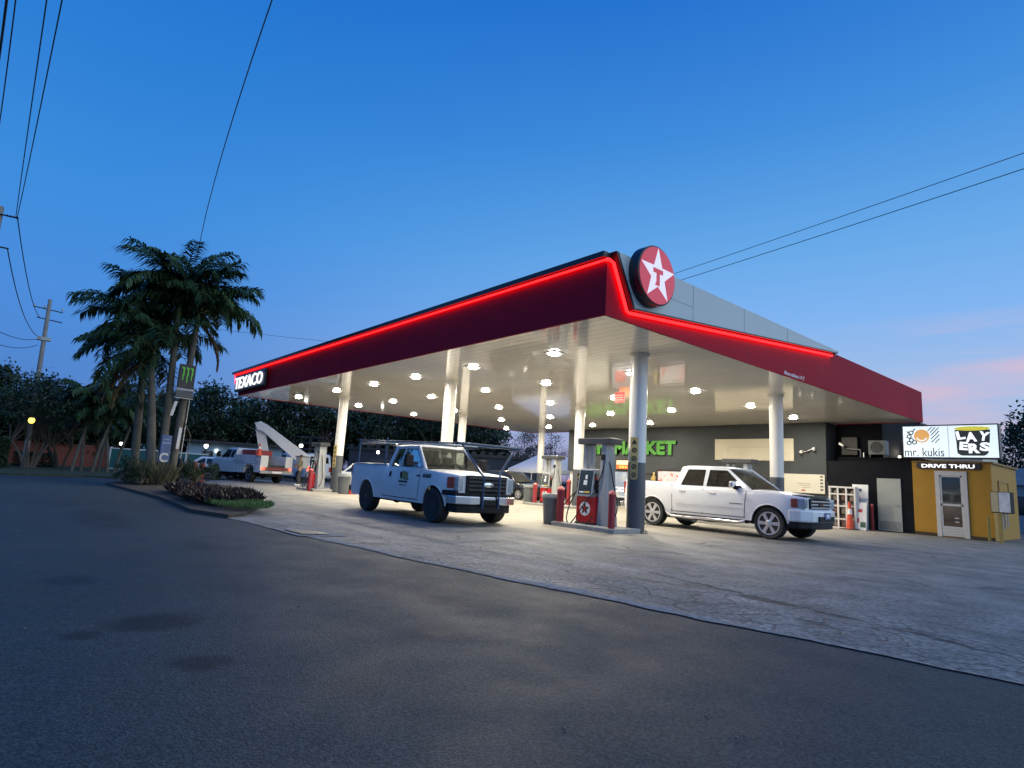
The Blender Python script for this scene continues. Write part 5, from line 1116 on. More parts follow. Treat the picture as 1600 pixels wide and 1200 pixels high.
def bucket_truck():
    t = thing('bucket_truck', 'white utility bucket truck with folded boom and lit red tail lamps', 'utility truck', (3.35, 29.75, 0), R(101))
    wht = truck_dusty; AX = (0, 4.2)
    def top(x): return 1.36 if x < 3.9 else 1.38-.10*((x-3.9)/1.3)**1.5
    sh = Shell(2.0, 5.15, (4.2,), .52, .46, .52, top, 1.0, fr_in=.16, front_round=.6)
    bo = sh.mesh('body', wht, t); underbody(t, -1.2, 5.0, AX, .5, 1.0, .8, .42)
    cb = Cab(2.02, 4.0, 2.1, 3.2, 1.36, 2.0, .93, .76); cb.mesh('cab', wht, t)
    ws = MB(); cb.screen(ws, True); ws.build('windshield', glass_mid, t, smooth=True)
    for s in (-1, 1):
        b = MB(); cb.side(b, round_poly([(2.75, 1.42), (3.8, 1.42), (3.28, 1.92), (2.77, 1.92)], .06), s); b.build('side_window', glass_dark, t)
        b = MB(); cb.side(b, round_poly([(2.15, 1.44), (2.66, 1.44), (2.66, 1.9), (2.2, 1.9)], .05), s); b.build('side_window', glass_dark, t)
        b = MB(); b.box((3.62, s*1.2, 1.6), (.14, .22, .36)); b.tube([(3.65, s*.95, 1.5), (3.62, s*1.1, 1.5)], .025, 6); b.build('door_mirror', black_plastic, t, bevel=.03)
        # compartment bank over the rear wheel
        q = MB(); q.prism([(-1.3, .62), (-.62, .62), (-.55, .90), (-.25, 1.06), (.25, 1.06), (.55, .90), (.62, .55), (1.98, .55), (1.98, 1.62), (-1.3, 1.62)], ((0, s*1.04 if s > 0 else -.56, 0), WX, WZ), 0, .48)
        cpt = q.build('side_compartment', wht, t, bevel=.015)
        q = MB()
        for x in (-.72, .70, 1.12, 1.55): q.bx(x-.008, x+.008, s*1.043-.004, s*1.043+.004, .66 if abs(x) > .66 else 1.1, 1.56)
        q.bx(-1.26, 1.94, s*1.043-.004, s*1.043+.004, 1.10, 1.115); q.build('door_seam', dark_metal, cpt)
        q = MB()
        for x in (-.95, .9, 1.33, 1.75): q.bx(x-.05, x+.05, s*1.05-.01, s*1.05+.01, 1.2, 1.26)
        q.build('latch', dark_metal, cpt)
        q = MB(); q.bx(-1.36, -1.30, s*.98-.14*s-.1, s*.98-.14*s+.1, .80, .92); tl = q.build('tail_light', red_lit, t)
    b = MB(); b.bx(.3, 1.95, -.55, .55, 1.62, 1.95); b.build('red_tool_bed', mat('tool_red', (.30, .03, .03), .5, noise=(5, .2)), t, bevel=.02)
    b = MB(); b.bx(-1.30, 2.0, -.56, .56, .95, 1.08); b.build('deck', dark_metal, t)
    b = MB(); b.bx(-1.42, -1.28, -1.04, 1.04, .56, .74); bu = b.build('rear_bumper', steel, t, bevel=.02)
    b = MB(); b.bx(-1.44, -1.425, -.3, .3, .6, .72); b.build('plate_panel', print_white, bu)
    b = MB(); b.bx(-1.36, -1.3, -.84, .84, .78, .94); b.build('tail_board', mat('tail_board_red', (.16, .04, .035), .4, emit=((1, .15, .08), .03)), t)
    # pedestal, lower arm, boom, bucket
    b = MB(); b.lathe([(.42, 1.08), (.40, 1.5), (.34, 1.62), (.34, 1.85)], c=(.95, 0, 0), n=24); b.build('turntable', wht, t, smooth=True)
    fb_ = ((.95, .0, 0), (-.56, -.83, 0), (0, 0, 1))
    b = MB(); b.prism([(.05, 1.75), (.6, 1.75), (.22, 3.25), (-.02, 3.52), (-.36, 3.50), (-.34, 3.2)], fb_, -.17, .17); la_ = b.build('lower_arm', wht, t, bevel=.03)
    b = MB(); b.tube([(.75, -.25, 1.9), (.93, -.02, 2.8)], .05, 8); b.build('cylinder', steel, la_, smooth=True)
    b = MB(); b.prism([(-.42, 3.62), (-.08, 3.74), (.35, 3.55), (2.95, 1.85), (3.05, 1.55), (2.95, 1.28), (2.5, 1.25), (1.9, 1.7), (.12, 3.12), (-.2, 3.2)], fb_, .18, .46); b.build('upper_boom', wht, t, bevel=.03)
    b = MB(); b.tube([(-.55, -1.9, 1.5), (-.85, -2.3, 1.15), (-.7, -2.1, 1.0)], .025, 6); b.build('boom_hose', rubber, t, smooth=True)
    b = MB(); b.bx(-1.95, -1.4, -1.75, -1.15, .98, 1.7); bk = b.build('bucket', mat('bucket_grey', (.36, .38, .40), .5, noise=(3, .08)), t, bevel=.06)
    b = MB(); b.bx(-1.98, -1.37, -1.78, -1.12, 1.69, 1.73); b.build('bucket_rim', dark_metal, bk)
    for x, s in ((4.2, -1), (4.2, 1), (0, -1), (0, 1)): wheel(t, x, s*.86, .43, .30, .24, steel, 'steel', s)
    return t
bucket_truck()
cone(2.52, 28.55, 1.60, 'orange cone standing on the tail of the bucket truck', .72)

def service_van():
    t = thing('service_van', 'pale blue white service van with ladder cage on top behind the far left pump', 'van', (7.75, 33.4, 0), R(98))
    AX = (0, 3.4); wht = mat('van_white', (.52, .60, .70), .35, noise=(2, .06), coat=.3)
    def top(x): return 1.2 if x < 3.2 else 1.22-.16*((x-3.2)/1.1)**1.5
    sh = Shell(-1.0, 4.3, AX, .42, .38, .38, top, .98, fr_in=.2, front_round=.6)
    bo = sh.mesh('body', wht, t); underbody(t, -.9, 4.1, AX, .5, .88, .85, .34)
    cb = Cab(-.98, 3.3, -.92, 2.7, 1.2, 1.98, .95, .84); cb.mesh('upper_body', wht, t)
    ws = MB(); cb.screen(ws, True); ws.build('windshield', glass_mid, t, smooth=True)
    ws = MB(); cb.screen(ws, False, .25, .8, .18, 0.0); ws.build('rear_window', glass_dark, t)
    for s in (-1, 1):
        b = MB(); cb.side(b, round_poly([(2.1, 1.28), (3.05, 1.28), (2.7, 1.85), (2.12, 1.85)], .06), s); b.build('side_window', glass_dark, t)
        b = MB(); b.bx(-1.03, -.98, s*.84-.07, s*.84+.07, .82, 1.15); b.build('tail_light', red_lit if s > 0 else red_lens, t)
        b = MB(); b.box((2.95, s*1.1, 1.4), (.14, .2, .26)); b.build('door_mirror', black_plastic, t, bevel=.03)
    b = MB(); b.bx(-1.14, -1.0, -.95, .95, .42, .60); b.build('rear_bumper', steel, t, bevel=.02)
    b = MB(); b.bx(-1.02, -.995, -.005, .005, .6, 1.9); b.bx(-1.05, -1.0, .05, .12, 1.0, 1.1); b.build('rear_door_seam', dark_metal, bo)
    b = MB(); b.bx(-1.03, -1.0, -.3, .3, .64, .76); b.build('licence_plate', print_white, t)
    rk = MB()
    for x in (-.6, .6, 1.6):
        for s in (-1, 1): rk.tube([(x, s*.7, 2.0), (x, s*.7, 3.2)], .03, 6)
    for z in (2.35, 2.8, 3.2):
        for s in (-1, 1): rk.tube([(-.6, s*.7, z), (1.6, s*.7, z)], .028, 6)
        for x in (-.6, 1.6): rk.tube([(x, -.7, z), (x, .7, z)], .028, 6)
    rk.bx(-.7, 1.7, -.75, .75, 2.06, 2.12)
    rk.build('roof_cage', dark_metal, t)
    for x in AX:
        for s in (-1, 1): wheel(t, x, s*.86, .36, .24, .22, steel, 'steel', s)
service_van()
# white pavilion tent
def tent():
    t = thing('white_tent', 'white pavilion tent with pitched top standing beyond the black suv', 'tent', (23.4, 25.3, -.13), R(2))
    cl = mat('tent_white', (.74, .75, .78), .55, noise=(1.5, .05))
    b = MB(); W2, L2 = 2.0, 2.6
    b.add([(-W2, -L2, 2.05), (W2, -L2, 2.05), (W2, L2, 2.05), (-W2, L2, 2.05), (-.3, -1.2, 3.2), (.3, -1.2, 3.2), (.3, 1.2, 3.2), (-.3, 1.2, 3.2)],
          [(0, 1, 5, 4), (1, 2, 6, 5), (2, 3, 7, 6), (3, 0, 4, 7), (4, 5, 6, 7)])
    o = b.build('canopy_cloth', cl, t); sm = o.modifiers.new('thick', 'SOLIDIFY'); sm.thickness = .03
    b = MB(); b.bx(-W2-.01, -W2, -L2, L2, 1.78, 2.06); b.bx(W2, W2+.01, -L2, L2, 1.78, 2.06); b.bx(-W2, W2, -L2-.01, -L2, 1.78, 2.06); b.bx(-W2, W2, L2, L2+.01, 1.78, 2.06); b.build('valance', cl, t)
    for x in (-W2, W2):
        for y in (-L2, 0, L2): b = MB(); b.cyl((x, y, 0), (x, y, 2.05), .03, n=8); b.build('leg', white_paint, t)
tent()
p = thing('navy_car', 'dark blue car nose parked in the shade below the white tent', 'car', (0, 0, 0))
bpy.data.objects.remove(p)
small_car('navy_car', 'dark navy car parked in the shade under the white tent', (23.6, 26.4, -.13), R(-100), mat('car_navy', (.012, .016, .03), .25, coat=.4), 4.3, 1.75, .93, 1.44)

# ------------------------------------------------------------------ the person by the bucket truck
def skin_mesh(name, verts, edges, m, parent, sub=2, root=0):
    me = bpy.data.meshes.new(name); me.from_pydata([v[:3] for v in verts], edges, []); me.update()
    o = bpy.data.objects.new(name, me); COL.objects.link(o); me.materials.append(m); o.parent = parent
    o.modifiers.new('skin', 'SKIN').use_smooth_shade = True
    for i, v in enumerate(verts): me.skin_vertices[0].data[i].radius = (v[3], v[4] if len(v) > 4 else v[3]); me.skin_vertices[0].data[i].use_root = (i == root)
    s = o.modifiers.new('sub', 'SUBSURF'); s.levels = sub; s.render_levels = sub
    return o
def person():
    t = thing('person', 'person in khaki shirt and dark trousers standing at the tail of the bucket truck', 'person', (4.31, 26.57, .0), R(150))
    skin = mat('skin', (.28, .16, .10), .55); shirt = mat('khaki_shirt', (.15, .14, .09), .8, noise=(9, .3)); tro = mat('dark_trousers', (.04, .042, .05), .85); hair = mat('hair_dark', (.015, .012, .01), .7)
    V = [(0, 0, .95, .13, .10), (0, 0, 1.12, .125, .09), (0, 0, 1.30, .15, .10), (0, 0, 1.42, .13, .085), (.01, 0, 1.50, .055), (.02, 0, 1.57, .062), (.025, 0, 1.66, .085, .075), (.02, 0, 1.735, .06)]
    E_ = [(i, i+1) for i in range(7)]
    for s in (-1, 1):
        k_ = len(V); fx = .06*s
        V += [(0, s*.10, .88, .095), (.02+fx*.4, s*.11, .48, .062), (fx*.3-.01, s*.12, .10, .045), (fx*.3+.12, s*.13, .035, .038)]
        E_ += [(0, k_), (k_, k_+1), (k_+1, k_+2), (k_+2, k_+3)]
        k_ = len(V)
        V += [(.0, s*.19, 1.40, .058), (.05, s*.26, 1.14, .045), (.27, s*.20, 1.08+.1*(s < 0), .036), (.33, s*.19, 1.09+.12*(s < 0), .034, .022)]
        E_ += [(3, k_), (k_, k_+1), (k_+1, k_+2), (k_+2, k_+3)]
        for f in range(4):
            q = len(V); zz = 1.115+.12*(s < 0)-.02*f
            V += [(.375, s*.19+.0, zz, .0095), (.405+.006*(f in (1, 2)), s*(.182), zz-.008, .0085), (.418, s*.166, zz-.016, .0075)]
            E_ += [(k_+3, q), (q, q+1), (q+1, q+2)]
        q = len(V); V += [(.345, s*.165, 1.115+.12*(s < 0), .010), (.375, s*.152, 1.115+.12*(s < 0), .0085)]; E_ += [(k_+3, q), (q, q+1)]
    body = skin_mesh('body', V, E_, skin, t)
    SV = [(0, 0, .93, .155, .115), (0, 0, 1.12, .145, .105), (0, 0, 1.30, .168, .115), (0, 0, 1.43, .125, .09)]; SE = [(0, 1), (1, 2), (2, 3)]
    for s in (-1, 1):
        k_ = len(SV); SV += [(.0, s*.195, 1.40, .075), (.05, s*.265, 1.15, .062), (.09, s*.255, 1.13, .058)]; SE += [(3, k_), (k_, k_+1), (k_+1, k_+2)]
    skin_mesh('shirt', SV, SE, shirt, t)
    TV = [(0, 0, .98, .145, .11), (0, 0, .90, .15, .115)]; TE = [(0, 1)]
    for s in (-1, 1):
        k_ = len(TV); fx = .06*s; TV += [(0, s*.10, .82, .105), (.02+fx*.4, s*.11, .48, .08), (fx*.3-.01, s*.12, .09, .066)]; TE += [(1, k_), (k_, k_+1), (k_+1, k_+2)]
    skin_mesh('trousers', TV, TE, tro, t)
    for s in (-1, 1):
        fx = .06*s; b = MB(); b.box((fx*.3+.06, s*.125, .045), (.27, .10, .09)); b.build('shoe', print_white, t, bevel=.03)
    b = MB(); b.ball((.01, 0, 1.70), .105, 14, 10, (1.0, .85, .85)); b.v = [v for v in b.v]; b.build('hair', hair, t, smooth=True)
    b = MB(); b.ball((.118, 0, 1.64), .018, 8, 6, (1, .8, 1.3))
    for s in (-1, 1): b.ball((.02, s*.085, 1.65), .025, 8, 6, (.7, .4, 1.2))
    b.build('nose_and_ears', skin, t, smooth=True)
    b = MB()
    for s in (-1, 1): b.ball((.108, s*.032, 1.668), .010, 8, 6)
    b.build('eyes', print_black, t, smooth=True)
    b = MB(); b.box((.112, 0, 1.60), (.01, .045, .01)); b.build('mouth', mat('lips', (.25, .09, .07), .5), t)
person()
# ------------------------------------------------------------------ vegetation
def leaf_quad(b, p, d, up, L, w):
    d = d.normalized(); s = d.cross(up); s = s.normalized() if s.length > 1e-4 else Vector((1, 0, 0)); o = len(b.v)
    b.v += [tuple(p), tuple(p+d*L*.5+s*w*.5), tuple(p+d*L), tuple(p+d*L*.5-s*w*.5)]; b.f.append((o, o+1, o+2, o+3))
def frond(b, base, az, elev, L, droop, rn, n=70, leafL=.85, lw=.07, clear=None):
    pts = []; p = Vector(base); N_ = 14; e = elev
    for i in range(N_+1):
        pts.append(p.copy()); e = elev-droop*(i/N_)**1.35
        p = p+Vector((math.cos(az)*math.cos(e), math.sin(az)*math.cos(e), math.sin(e)))*(L/N_)
    if clear is not None and any(-.95 < (q+clear).x+3.45 < .95 and 18.3 < (q+clear).y < 21.0 and 3.2 < (q+clear).z < 5.9 for q in pts): return
    b.tube(pts, [.035*(1-.8*i/N_) for i in range(N_+1)], 4)
    for i in range(n):
        t = .10+.9*i/(n-1); k = min(N_-1, int(t*N_)); q = t*N_-k; pos = pts[k].lerp(pts[k+1], q); d = (pts[k+1]-pts[k]).normalized()
        side = d.cross(Vector((0, 0, 1))).normalized()
        for s in (-1, 1):
            ll = leafL*(1-.55*abs(t-.42)**1.5*1.6)*rn.uniform(.8, 1.15)
            dr = side*s*rn.uniform(.65, .95)+d*rn.uniform(.35, .7)+Vector((0, 0, rn.uniform(-.35, .25)))
            dr.normalize(); m = pos+dr*ll*.45; d2 = (dr+Vector((0, 0, rn.uniform(-1.3, -.6)))).normalized()
            upv = Vector((rn.uniform(-.3, .3), rn.uniform(-.3, .3), 1)).normalized()
            sd = dr.cross(upv).normalized()*lw*.5; o = len(b.v)
            b.v += [tuple(pos-sd*.6), tuple(pos+sd*.6), tuple(m+sd), tuple(m-sd), tuple(m+d2*ll*.6)]
            b.f += [(o, o+1, o+2, o+3), (o+3, o+2, o+4)]
def palm(label, base, top, r0, r1, nf, L, seed, dead=(), light=.3, group='royal palms in the planting island', shaft=.9, e0=1.25, azs=None, name='palm_tree', drop=1.1, dr=1.35):
    rn = random.Random(seed); t = thing(name, label, 'palm tree', base, 0, group)
    tp = Vector(top)-Vector(base); pts = []; rs = []
    for i in range(13):
        q = i/12; pts.append((tp.x*q**1.3, tp.y*q**1.3, tp.z*q)); rs.append((r0+(r1-r0)*q)*(1+.10*math.sin(q*3.1)+.03*(i % 2)))
    b = MB(); b.tube(pts, rs, 14); b.build('trunk', palm_bark, t, smooth=True)
    if shaft:
        b = MB(); b.tube([tuple(tp), tuple(tp+Vector((0, 0, shaft*.5))), tuple(tp+Vector((0, 0, shaft)))], [r1*1.05, r1*1.1, r1*.5], 12); b.build('crownshaft', leaf['palm_light'], t, smooth=True)
    top_ = tp+Vector((0, 0, shaft))
    parts = {'palm': MB(), 'palm_light': MB()}
    for i in range(nf):
        az = i*2.399+rn.uniform(-.3, .3)+seed; q = i/nf; el = e0-drop*q+rn.uniform(-.15, .15)
        frond(parts['palm_light' if rn.random() < light else 'palm'], top_-Vector((0, 0, .15*q)), az, el, L*rn.uniform(.85, 1.1), dr+.6*q+rn.uniform(-.2, .25), rn, clear=Vector(base))
    for k, b in parts.items():
        if b.f: b.build('crown', leaf[k], t)
    for az, el in dead:
        b = MB(); frond(b, top_-Vector((0, 0, .35)), az, el, L*.8, .9, rn, 30, .5, clear=Vector(base)); o = b.build('dead_frond', leaf['dead'], t); o['label'] = 'brown hanging dead frond'
    return t
palm('royal palm with thick pale trunk, shortest and leftmost of the island palms', (-4.25, 20.4, .1), (-4.75, 20.8, 4.9), .17, .12, 24, 3.1, 3, dead=((2.6, -.3), (2.9, -.55), (2.2, -.5), (3.3, -.7)), shaft=.7, e0=1.1, drop=1.45)
palm('tallest royal palm with green ringed trunk in the middle of the island group', (-3.85, 20.7, .1), (-4.05, 20.85, 7.1), .155, .10, 25, 3.2, 11, shaft=1.0, drop=.95, dr=1.25)
palm('royal palm carrying the dark claw sign on its trunk, right of the group', (-3.42, 20.8, .1), (-3.3, 20.7, 6.75), .15, .11, 24, 3.0, 22, drop=.72, dr=1.15, dead=((-.4, -.9), (-.1, -.75)), shaft=.9)
palm('second royal palm behind the ringed one with dense dark crown', (-4.6, 22.2, .1), (-4.9, 22.3, 6.0), .16, .11, 24, 3.0, 35, shaft=.8)
for i, (x, y, h, tx, ty) in enumerate(((-5.7, 36.2, 3.3, .5, .2), (-5.2, 36.8, 4.2, -.3, .1), (-4.7, 36.0, 3.6, .6, -.2), (-4.3, 37.0, 4.4, .3, .2), (-3.9, 36.4, 3.2, -.5, .1), (-3.4, 37.4, 4.0, .7, 0))):
    palm(('slender garden palm left of the thicket with brown skirt', 'slender garden palm with tall thin trunk in front of the brick red wall', 'slender leaning garden palm near the middle of the thicket', 'tallest slender garden palm of the thicket by the wall', 'short slender palm leaning left in the thicket', 'slender garden palm at the right end of the thicket beside the teal fence')[i],
         (x, y, .05), (x+tx, y+ty, h), .09, .06, 9, 1.9, 50+i, dead=((2.5, -.6),) if i in (0, 2) else (), group='slender palms by the wall', shaft=.4)
def tree_meshes(seed, Hh, cr, cz, nclump, nleaf, ls, kinds, trunk_h, multi=1, squash=.75):
    rn = random.Random(seed); tr = MB(); lv = {k: MB() for k in kinds}
    roots = []
    for m in range(multi):
        a = rn.uniform(0, 6.28); off = .25*(multi > 1); bx_, by_ = off*math.cos(a), off*math.sin(a); sp = .9*(multi > 1)
        p = [(bx_, by_, 0), (bx_+sp*.4*math.cos(a), by_+sp*.4*math.sin(a), trunk_h*.5), (bx_+sp*math.cos(a), by_+sp*math.sin(a), trunk_h)]
        r = .022*Hh if multi == 1 else .07; tr.tube(p, [r*1.4, r, r*.8], 8); roots.append((Vector(p[-1]), r))
    for c in range(nclump):
        u = rn.random()**.45; th = rn.uniform(0, 6.28); ph = math.acos(rn.uniform(-.75, 1))
        C_ = Vector((cr*u*math.sin(ph)*math.cos(th), cr*u*math.sin(ph)*math.sin(th), cz+cr*squash*u*math.cos(ph)))
        s_, r = rn.choice(roots)
        if c % 2 == 0:
            mid = s_.lerp(C_, .5)+Vector((rn.uniform(-.2, .2), rn.uniform(-.2, .2), .2)); tr.tube([tuple(s_-Vector((0, 0, .3))), tuple(mid), tuple(C_)], [r*.6, r*.35, r*.12], 5)
        k = rn.choice(kinds); cs = cr*rn.uniform(.16, .34)
        for i in range(nleaf):
            d = Vector((rn.gauss(0, 1), rn.gauss(0, 1), rn.gauss(0, .7))); d = d.normalized()*cs*rn.random()**.5
            leaf_quad(lv[k], C_+d, Vector((rn.gauss(0, 1), rn.gauss(0, 1), rn.gauss(-.3, .8))), Vector((rn.gauss(0, .6), rn.gauss(0, .6), 1)), ls*rn.uniform(.7, 1.4), ls*.5)
    return tr, lv
PROTO = {}
def tree(kind, label, loc, rz, scale, group=None, cat='tree', name='broadleaf_tree'):
    if kind not in PROTO:
        spec = dict(a=(1, 8.5, 3.6, 5.2, 62, 75, .34, ('tree', 'tree_dark', 'tree_light'), 3.0), b=(2, 7.5, 3.9, 4.4, 66, 75, .34, ('tree_dark', 'tree', 'tree_dark'), 2.4),
                    c=(3, 9.5, 3.2, 6.0, 46, 70, .32, ('tree', 'tree_light', 'tree_dark'), 3.6), m=(4, 6, 2.7, 3.9, 60, 60, .22, ('tree_dark', 'tree'), 1.7, 5, .8),
                    s=(5, 2.4, 1.5, 1.3, 44, 75, .17, ('hedge', 'tree_dark'), .5, 3, .8), f=(6, 5, 2.3, 3.4, 34, 110, .14, ('tree_dark', 'croton'), 2.0, 3, .9))[kind]
        tr, lv = tree_meshes(*spec)
        t = thing(name, label, cat, loc, rz, group)
        tr.build('trunk', bark, t, smooth=True)
        for k, b in lv.items():
            if b.f: b.build('crown', leaf[k], t)
        t.scale = (scale,)*3; PROTO[kind] = t; return t
    c = again(PROTO[kind], loc, rz, label, scale=scale)
    c.name = name; c['category'] = cat
    if group: c['group'] = group
    elif 'group' in c: del c['group']
    return c
def bear(deg, dist): return (-8.96+dist*math.cos(R(deg)), -7.75+dist*math.sin(R(deg)))
GT = 'trees beyond the forecourt'
spots = [(79.0, 66, 'a', 1.0), (76.4, 62, 'b', 1.12), (74.0, 66, 'c', .95), (71.8, 60, 'a', 1.05), (69.3, 64, 'b', 1.15), (67.0, 60, 'c', .92), (64.6, 63, 'a', 1.0), (62.0, 60, 'b', 1.1), (59.6, 64, 'c', 1.0), (57.2, 60, 'a', 1.0), (54.8, 64, 'b', 1.2), (52.2, 61, 'a', .96)]
nth = ('first', 'second', 'third', 'fourth', 'fifth', 'sixth', 'seventh', 'eighth', 'ninth', 'tenth', 'eleventh', 'twelfth')
for i, (dg, ds, kd, s_) in enumerate(spots):
    x, y = bear(dg, ds); tree(kd, f'dark spreading tree, {nth[i]} from the left in the row behind the canopy', (x, y, -.06), i*1.7, s_, GT)
for i, (dg, ds, kd, s_) in enumerate([(93.5, 52, 'b', .95), (91.0, 56, 'a', .9), (88.3, 62, 'b', .95), (85.6, 64, 'c', .78), (83.2, 66, 'a', .85), (81.0, 70, 'b', .9)]):
    x, y = bear(dg, ds); tree(kd, f'dark garden tree, {nth[i]} from the left behind the brick red wall', (x, y, 0), i*2.3+.5, s_, 'trees behind the wall')
tree('m', 'small dark multi stemmed tree on the grass in front of the brick red wall', (-7.6, 38.0, .04), .4, 1.0, cat='tree', name='garden_tree')
tree('m', 'second small spreading tree by the wall, nearest the slender palms', (-5.9, 42.0, .04), 2.6, .92, cat='tree', name='garden_tree')
x, y = bear(46.6, 58); tree('f', 'sparse reddish tree against the pink sky beside the shop end', (x, y, -.2), 0, 1.15, name='flowering_tree')
x, y = bear(48.3, 60); tree('f', 'sparse dark tree just left of the reddish one by the shop end', (x, y, -.2), 2.2, 1.1, name='flowering_tree')
for i, (dg, ds, kd, s_) in enumerate([(12.2, 58, 'b', .68), (10.4, 54, 'a', .60), (8.6, 52, 'b', .80), (14.2, 66, 'c', .62), (6.6, 46, 'c', .95)]):
    x, y = bear(dg, ds); tree(kd, ('low dark tree right behind the sign box corner', 'round dark tree between sign box and frame edge', 'dense dark tree at the right edge of the view', 'distant dark treetop just above the sign box', 'tall thin tree reaching in at the right edge')[i], (x, y, -.2), i*1.3, s_, 'trees behind the kiosk')
def hedge(x0, x1, y0, y1, h, label, n, seed, m='hedge', ls=.14):
    rn = random.Random(seed); b = MB()
    for i in range(n):
        f_ = rn.random(); x = rn.uniform(x0, x1); y = rn.uniform(y0, y1); z = rn.uniform(.05, h)
        if f_ < .4: y = y0+rn.uniform(0, .15)
        elif f_ < .6: z = h+rn.uniform(-.12, .06)
        elif f_ < .75: x = x1-rn.uniform(0, .15)
        leaf_quad(b, Vector((x, y, z)), Vector((rn.gauss(0, 1), rn.gauss(0, 1), rn.gauss(.2, .8))), Vector((rn.gauss(0, .7), rn.gauss(0, .7), 1)), ls*rn.uniform(.7, 1.4), ls*.6)
    cxm, cym = (x0+x1)/2, (y0+y1)/2; b.v = [(p[0]-cxm, p[1]-cym, p[2]) for p in b.v]
    t = thing('hedge', label, 'hedge', (cxm, cym, 0)); b.build('foliage', leaf[m], t)
    q = MB()
    for i in range(5): q.cyl((x0-cxm+(x1-x0)*(i+.5)/5, 0, 0), (x0-cxm+(x1-x0)*(i+.5)/5, 0, h*.8), .03, n=6)
    q.build('stems', bark, t)
hedge(-11.5, -8.75, 34.5, 36.0, 1.65, 'clipped dark hedge at the left edge of the view', 4200, 5)
hedge(-8.4, -6.2, 43.0, 44.0, .9, 'low dark hedge at the foot of the brick red wall', 2000, 6)
for i, (x, y, s_) in enumerate(((-5.0, 20.0, .42), (-4.9, 18.8, .3), (-2.6, 21.5, .38), (-2.2, 24.6, .45), (-1.0, 24.9, .4))):
    tree('s', ('dark round bush at the foot of the shortest palm', 'smaller bush in front of the palm trunks by the kerb', 'bush behind the leaning pole at the island rear', 'bush left of the red bollards past the island', 'bush right beside the red bollards past the island')[i], (x, y, .08), i*1.1, s_, 'bushes around the island', 'bush', 'bush')
for i in range(10):
    x, y = bear(94.5-1.35*i, 60+2*(i % 3)); tree('s', f'dark understorey bush, {nth[i]} from the left behind the brick red wall', (x, y, 0), i*1.9, 1.9+.3*(i % 2), 'understorey bushes behind the wall', 'bush', 'bush')
for i in range(12):
    x, y = bear(79.5-2.5*i, 63+2*(i % 3)); tree('s', f'dark understorey bush, {nth[i]} from the left in the row behind the canopy', (x, y, 0), i*1.3, 1.7+.3*(i % 3), 'understorey bushes behind the canopy', 'bush', 'bush')
def blades(name, n, seed, region, h, lw, m, spread=.6, patch=None):
    rn = random.Random(seed); b = MB(); c = 0
    while c < n:
        x = rn.uniform(region[0], region[1]); y = rn.uniform(region[2], region[3])
        if patch and not patch(x, y): continue
        c += 1; d = Vector((rn.gauss(0, spread), rn.gauss(0, spread), 1)); L = h*rn.uniform(.6, 1.2)
        p = Vector((x, y, .12+rn.random()**1.5*h*.35)); leaf_quad(b, p, d, Vector((rn.gauss(0, 1), rn.gauss(0, 1), .2)), L, lw*rn.uniform(.7, 1.3))
    o = b.build(name, m); o['kind'] = 'stuff'; return o
def ell(cx, cy, rx, ry, wob=.18):
    return lambda x, y: ((x-cx)/rx)**2+((y-cy)/ry)**2 < 1+wob*math.sin(3*math.atan2(y-cy, x-cx)+1.3)
o = blades('croton_bed', 8000, 3, (-5.2, -2.6, 8.0, 17.0), .25, .05, leaf['croton'], .75, ell(-3.95, 11.9, .95, 3.4)); tag(o, 'low bed of dark reddish foliage in the planting island', 'ground cover')
o = blades('croton_bed', 2500, 4, (-5.2, -3.8, 7.9, 11.0), .23, .05, leaf['croton'], .75, ell(-4.65, 9.4, .62, 1.5)); tag(o, 'front clump of dark reddish foliage at the island nose', 'ground cover')
grass_m = mat('grass_blades', (.06, .13, .03), .6, noise=(4, .35))
o = blades('grass', 5000, 8, (-5.2, -3.2, 6.2, 9.4), .12, .014, grass_m, .5, ell(-4.35, 7.8, .72, 1.4)); tag(o, 'short green grass on the island nose', 'grass')
o = blades('dry_grass', 2500, 9, (-5.3, -3.2, 18.2, 22.5), .72, .03, mat('dry_blades', (.055, .055, .03), .7, noise=(4, .35)), .32, ell(-4.25, 20.1, .8, 1.2)); tag(o, 'tall dry grass round the palm trunks', 'grass')

# ------------------------------------------------------------------ signs on the island
s = thing('claw_drink_sign', 'dark hanging sign with three green claw marks on the palm trunk', 'sign', (-3.45, 20.42, 3.72), R(8))
b = MB(); b.bx(-.33, .33, -.05, .05, .42, 1.44); b.build('upper_panel', mat('sign_dark', (.02, .025, .028), .4, noise=(6, .2)), s, bevel=.02)
b = MB(); b.bx(-.36, .36, -.05, .05, .0, .30); b.build('lower_panel', mat('sign_slate', (.06, .075, .085), .45, noise=(6, .2)), s, bevel=.04)
b = MB(); b.bx(-.35, .35, -.055, .055, .31, .40); b.build('pale_band', mat('sign_band', (.32, .34, .36), .5, noise=(16, .4)), s)
b = MB(); b.bx(-.36, .36, -.052, .052, -.03, .0); b.build('pale_edge', mat('sign_edge', (.45, .47, .48), .5), s)
b = MB(); fr = ((0, -.052, .55), *FS)
for cx, l in ((-.17, .50), (0.0, .58), (.17, .48)):
    b.prism([(cx-.05, .72), (cx-.09, .76), (cx-.02, .77), (cx+.06, .74), (cx+.045, .60), (cx+.055, .45), (cx+.02, .35), (cx+.035, .72-l), (cx-.01, .72-l-.04), (cx-.02, .40), (cx-.0, .55), (cx-.015, .68)], fr, .001, .006)
b.build('claw_marks', mat('claw_green', (.12, .50, .04), .5, emit=((.2, .9, .1), .05)), s)
s = thing('blue_ring_sign', 'tall blue sign with a pale ring at its foot before the palms', 'sign', (-3.92, 20.0, .1), R(10))
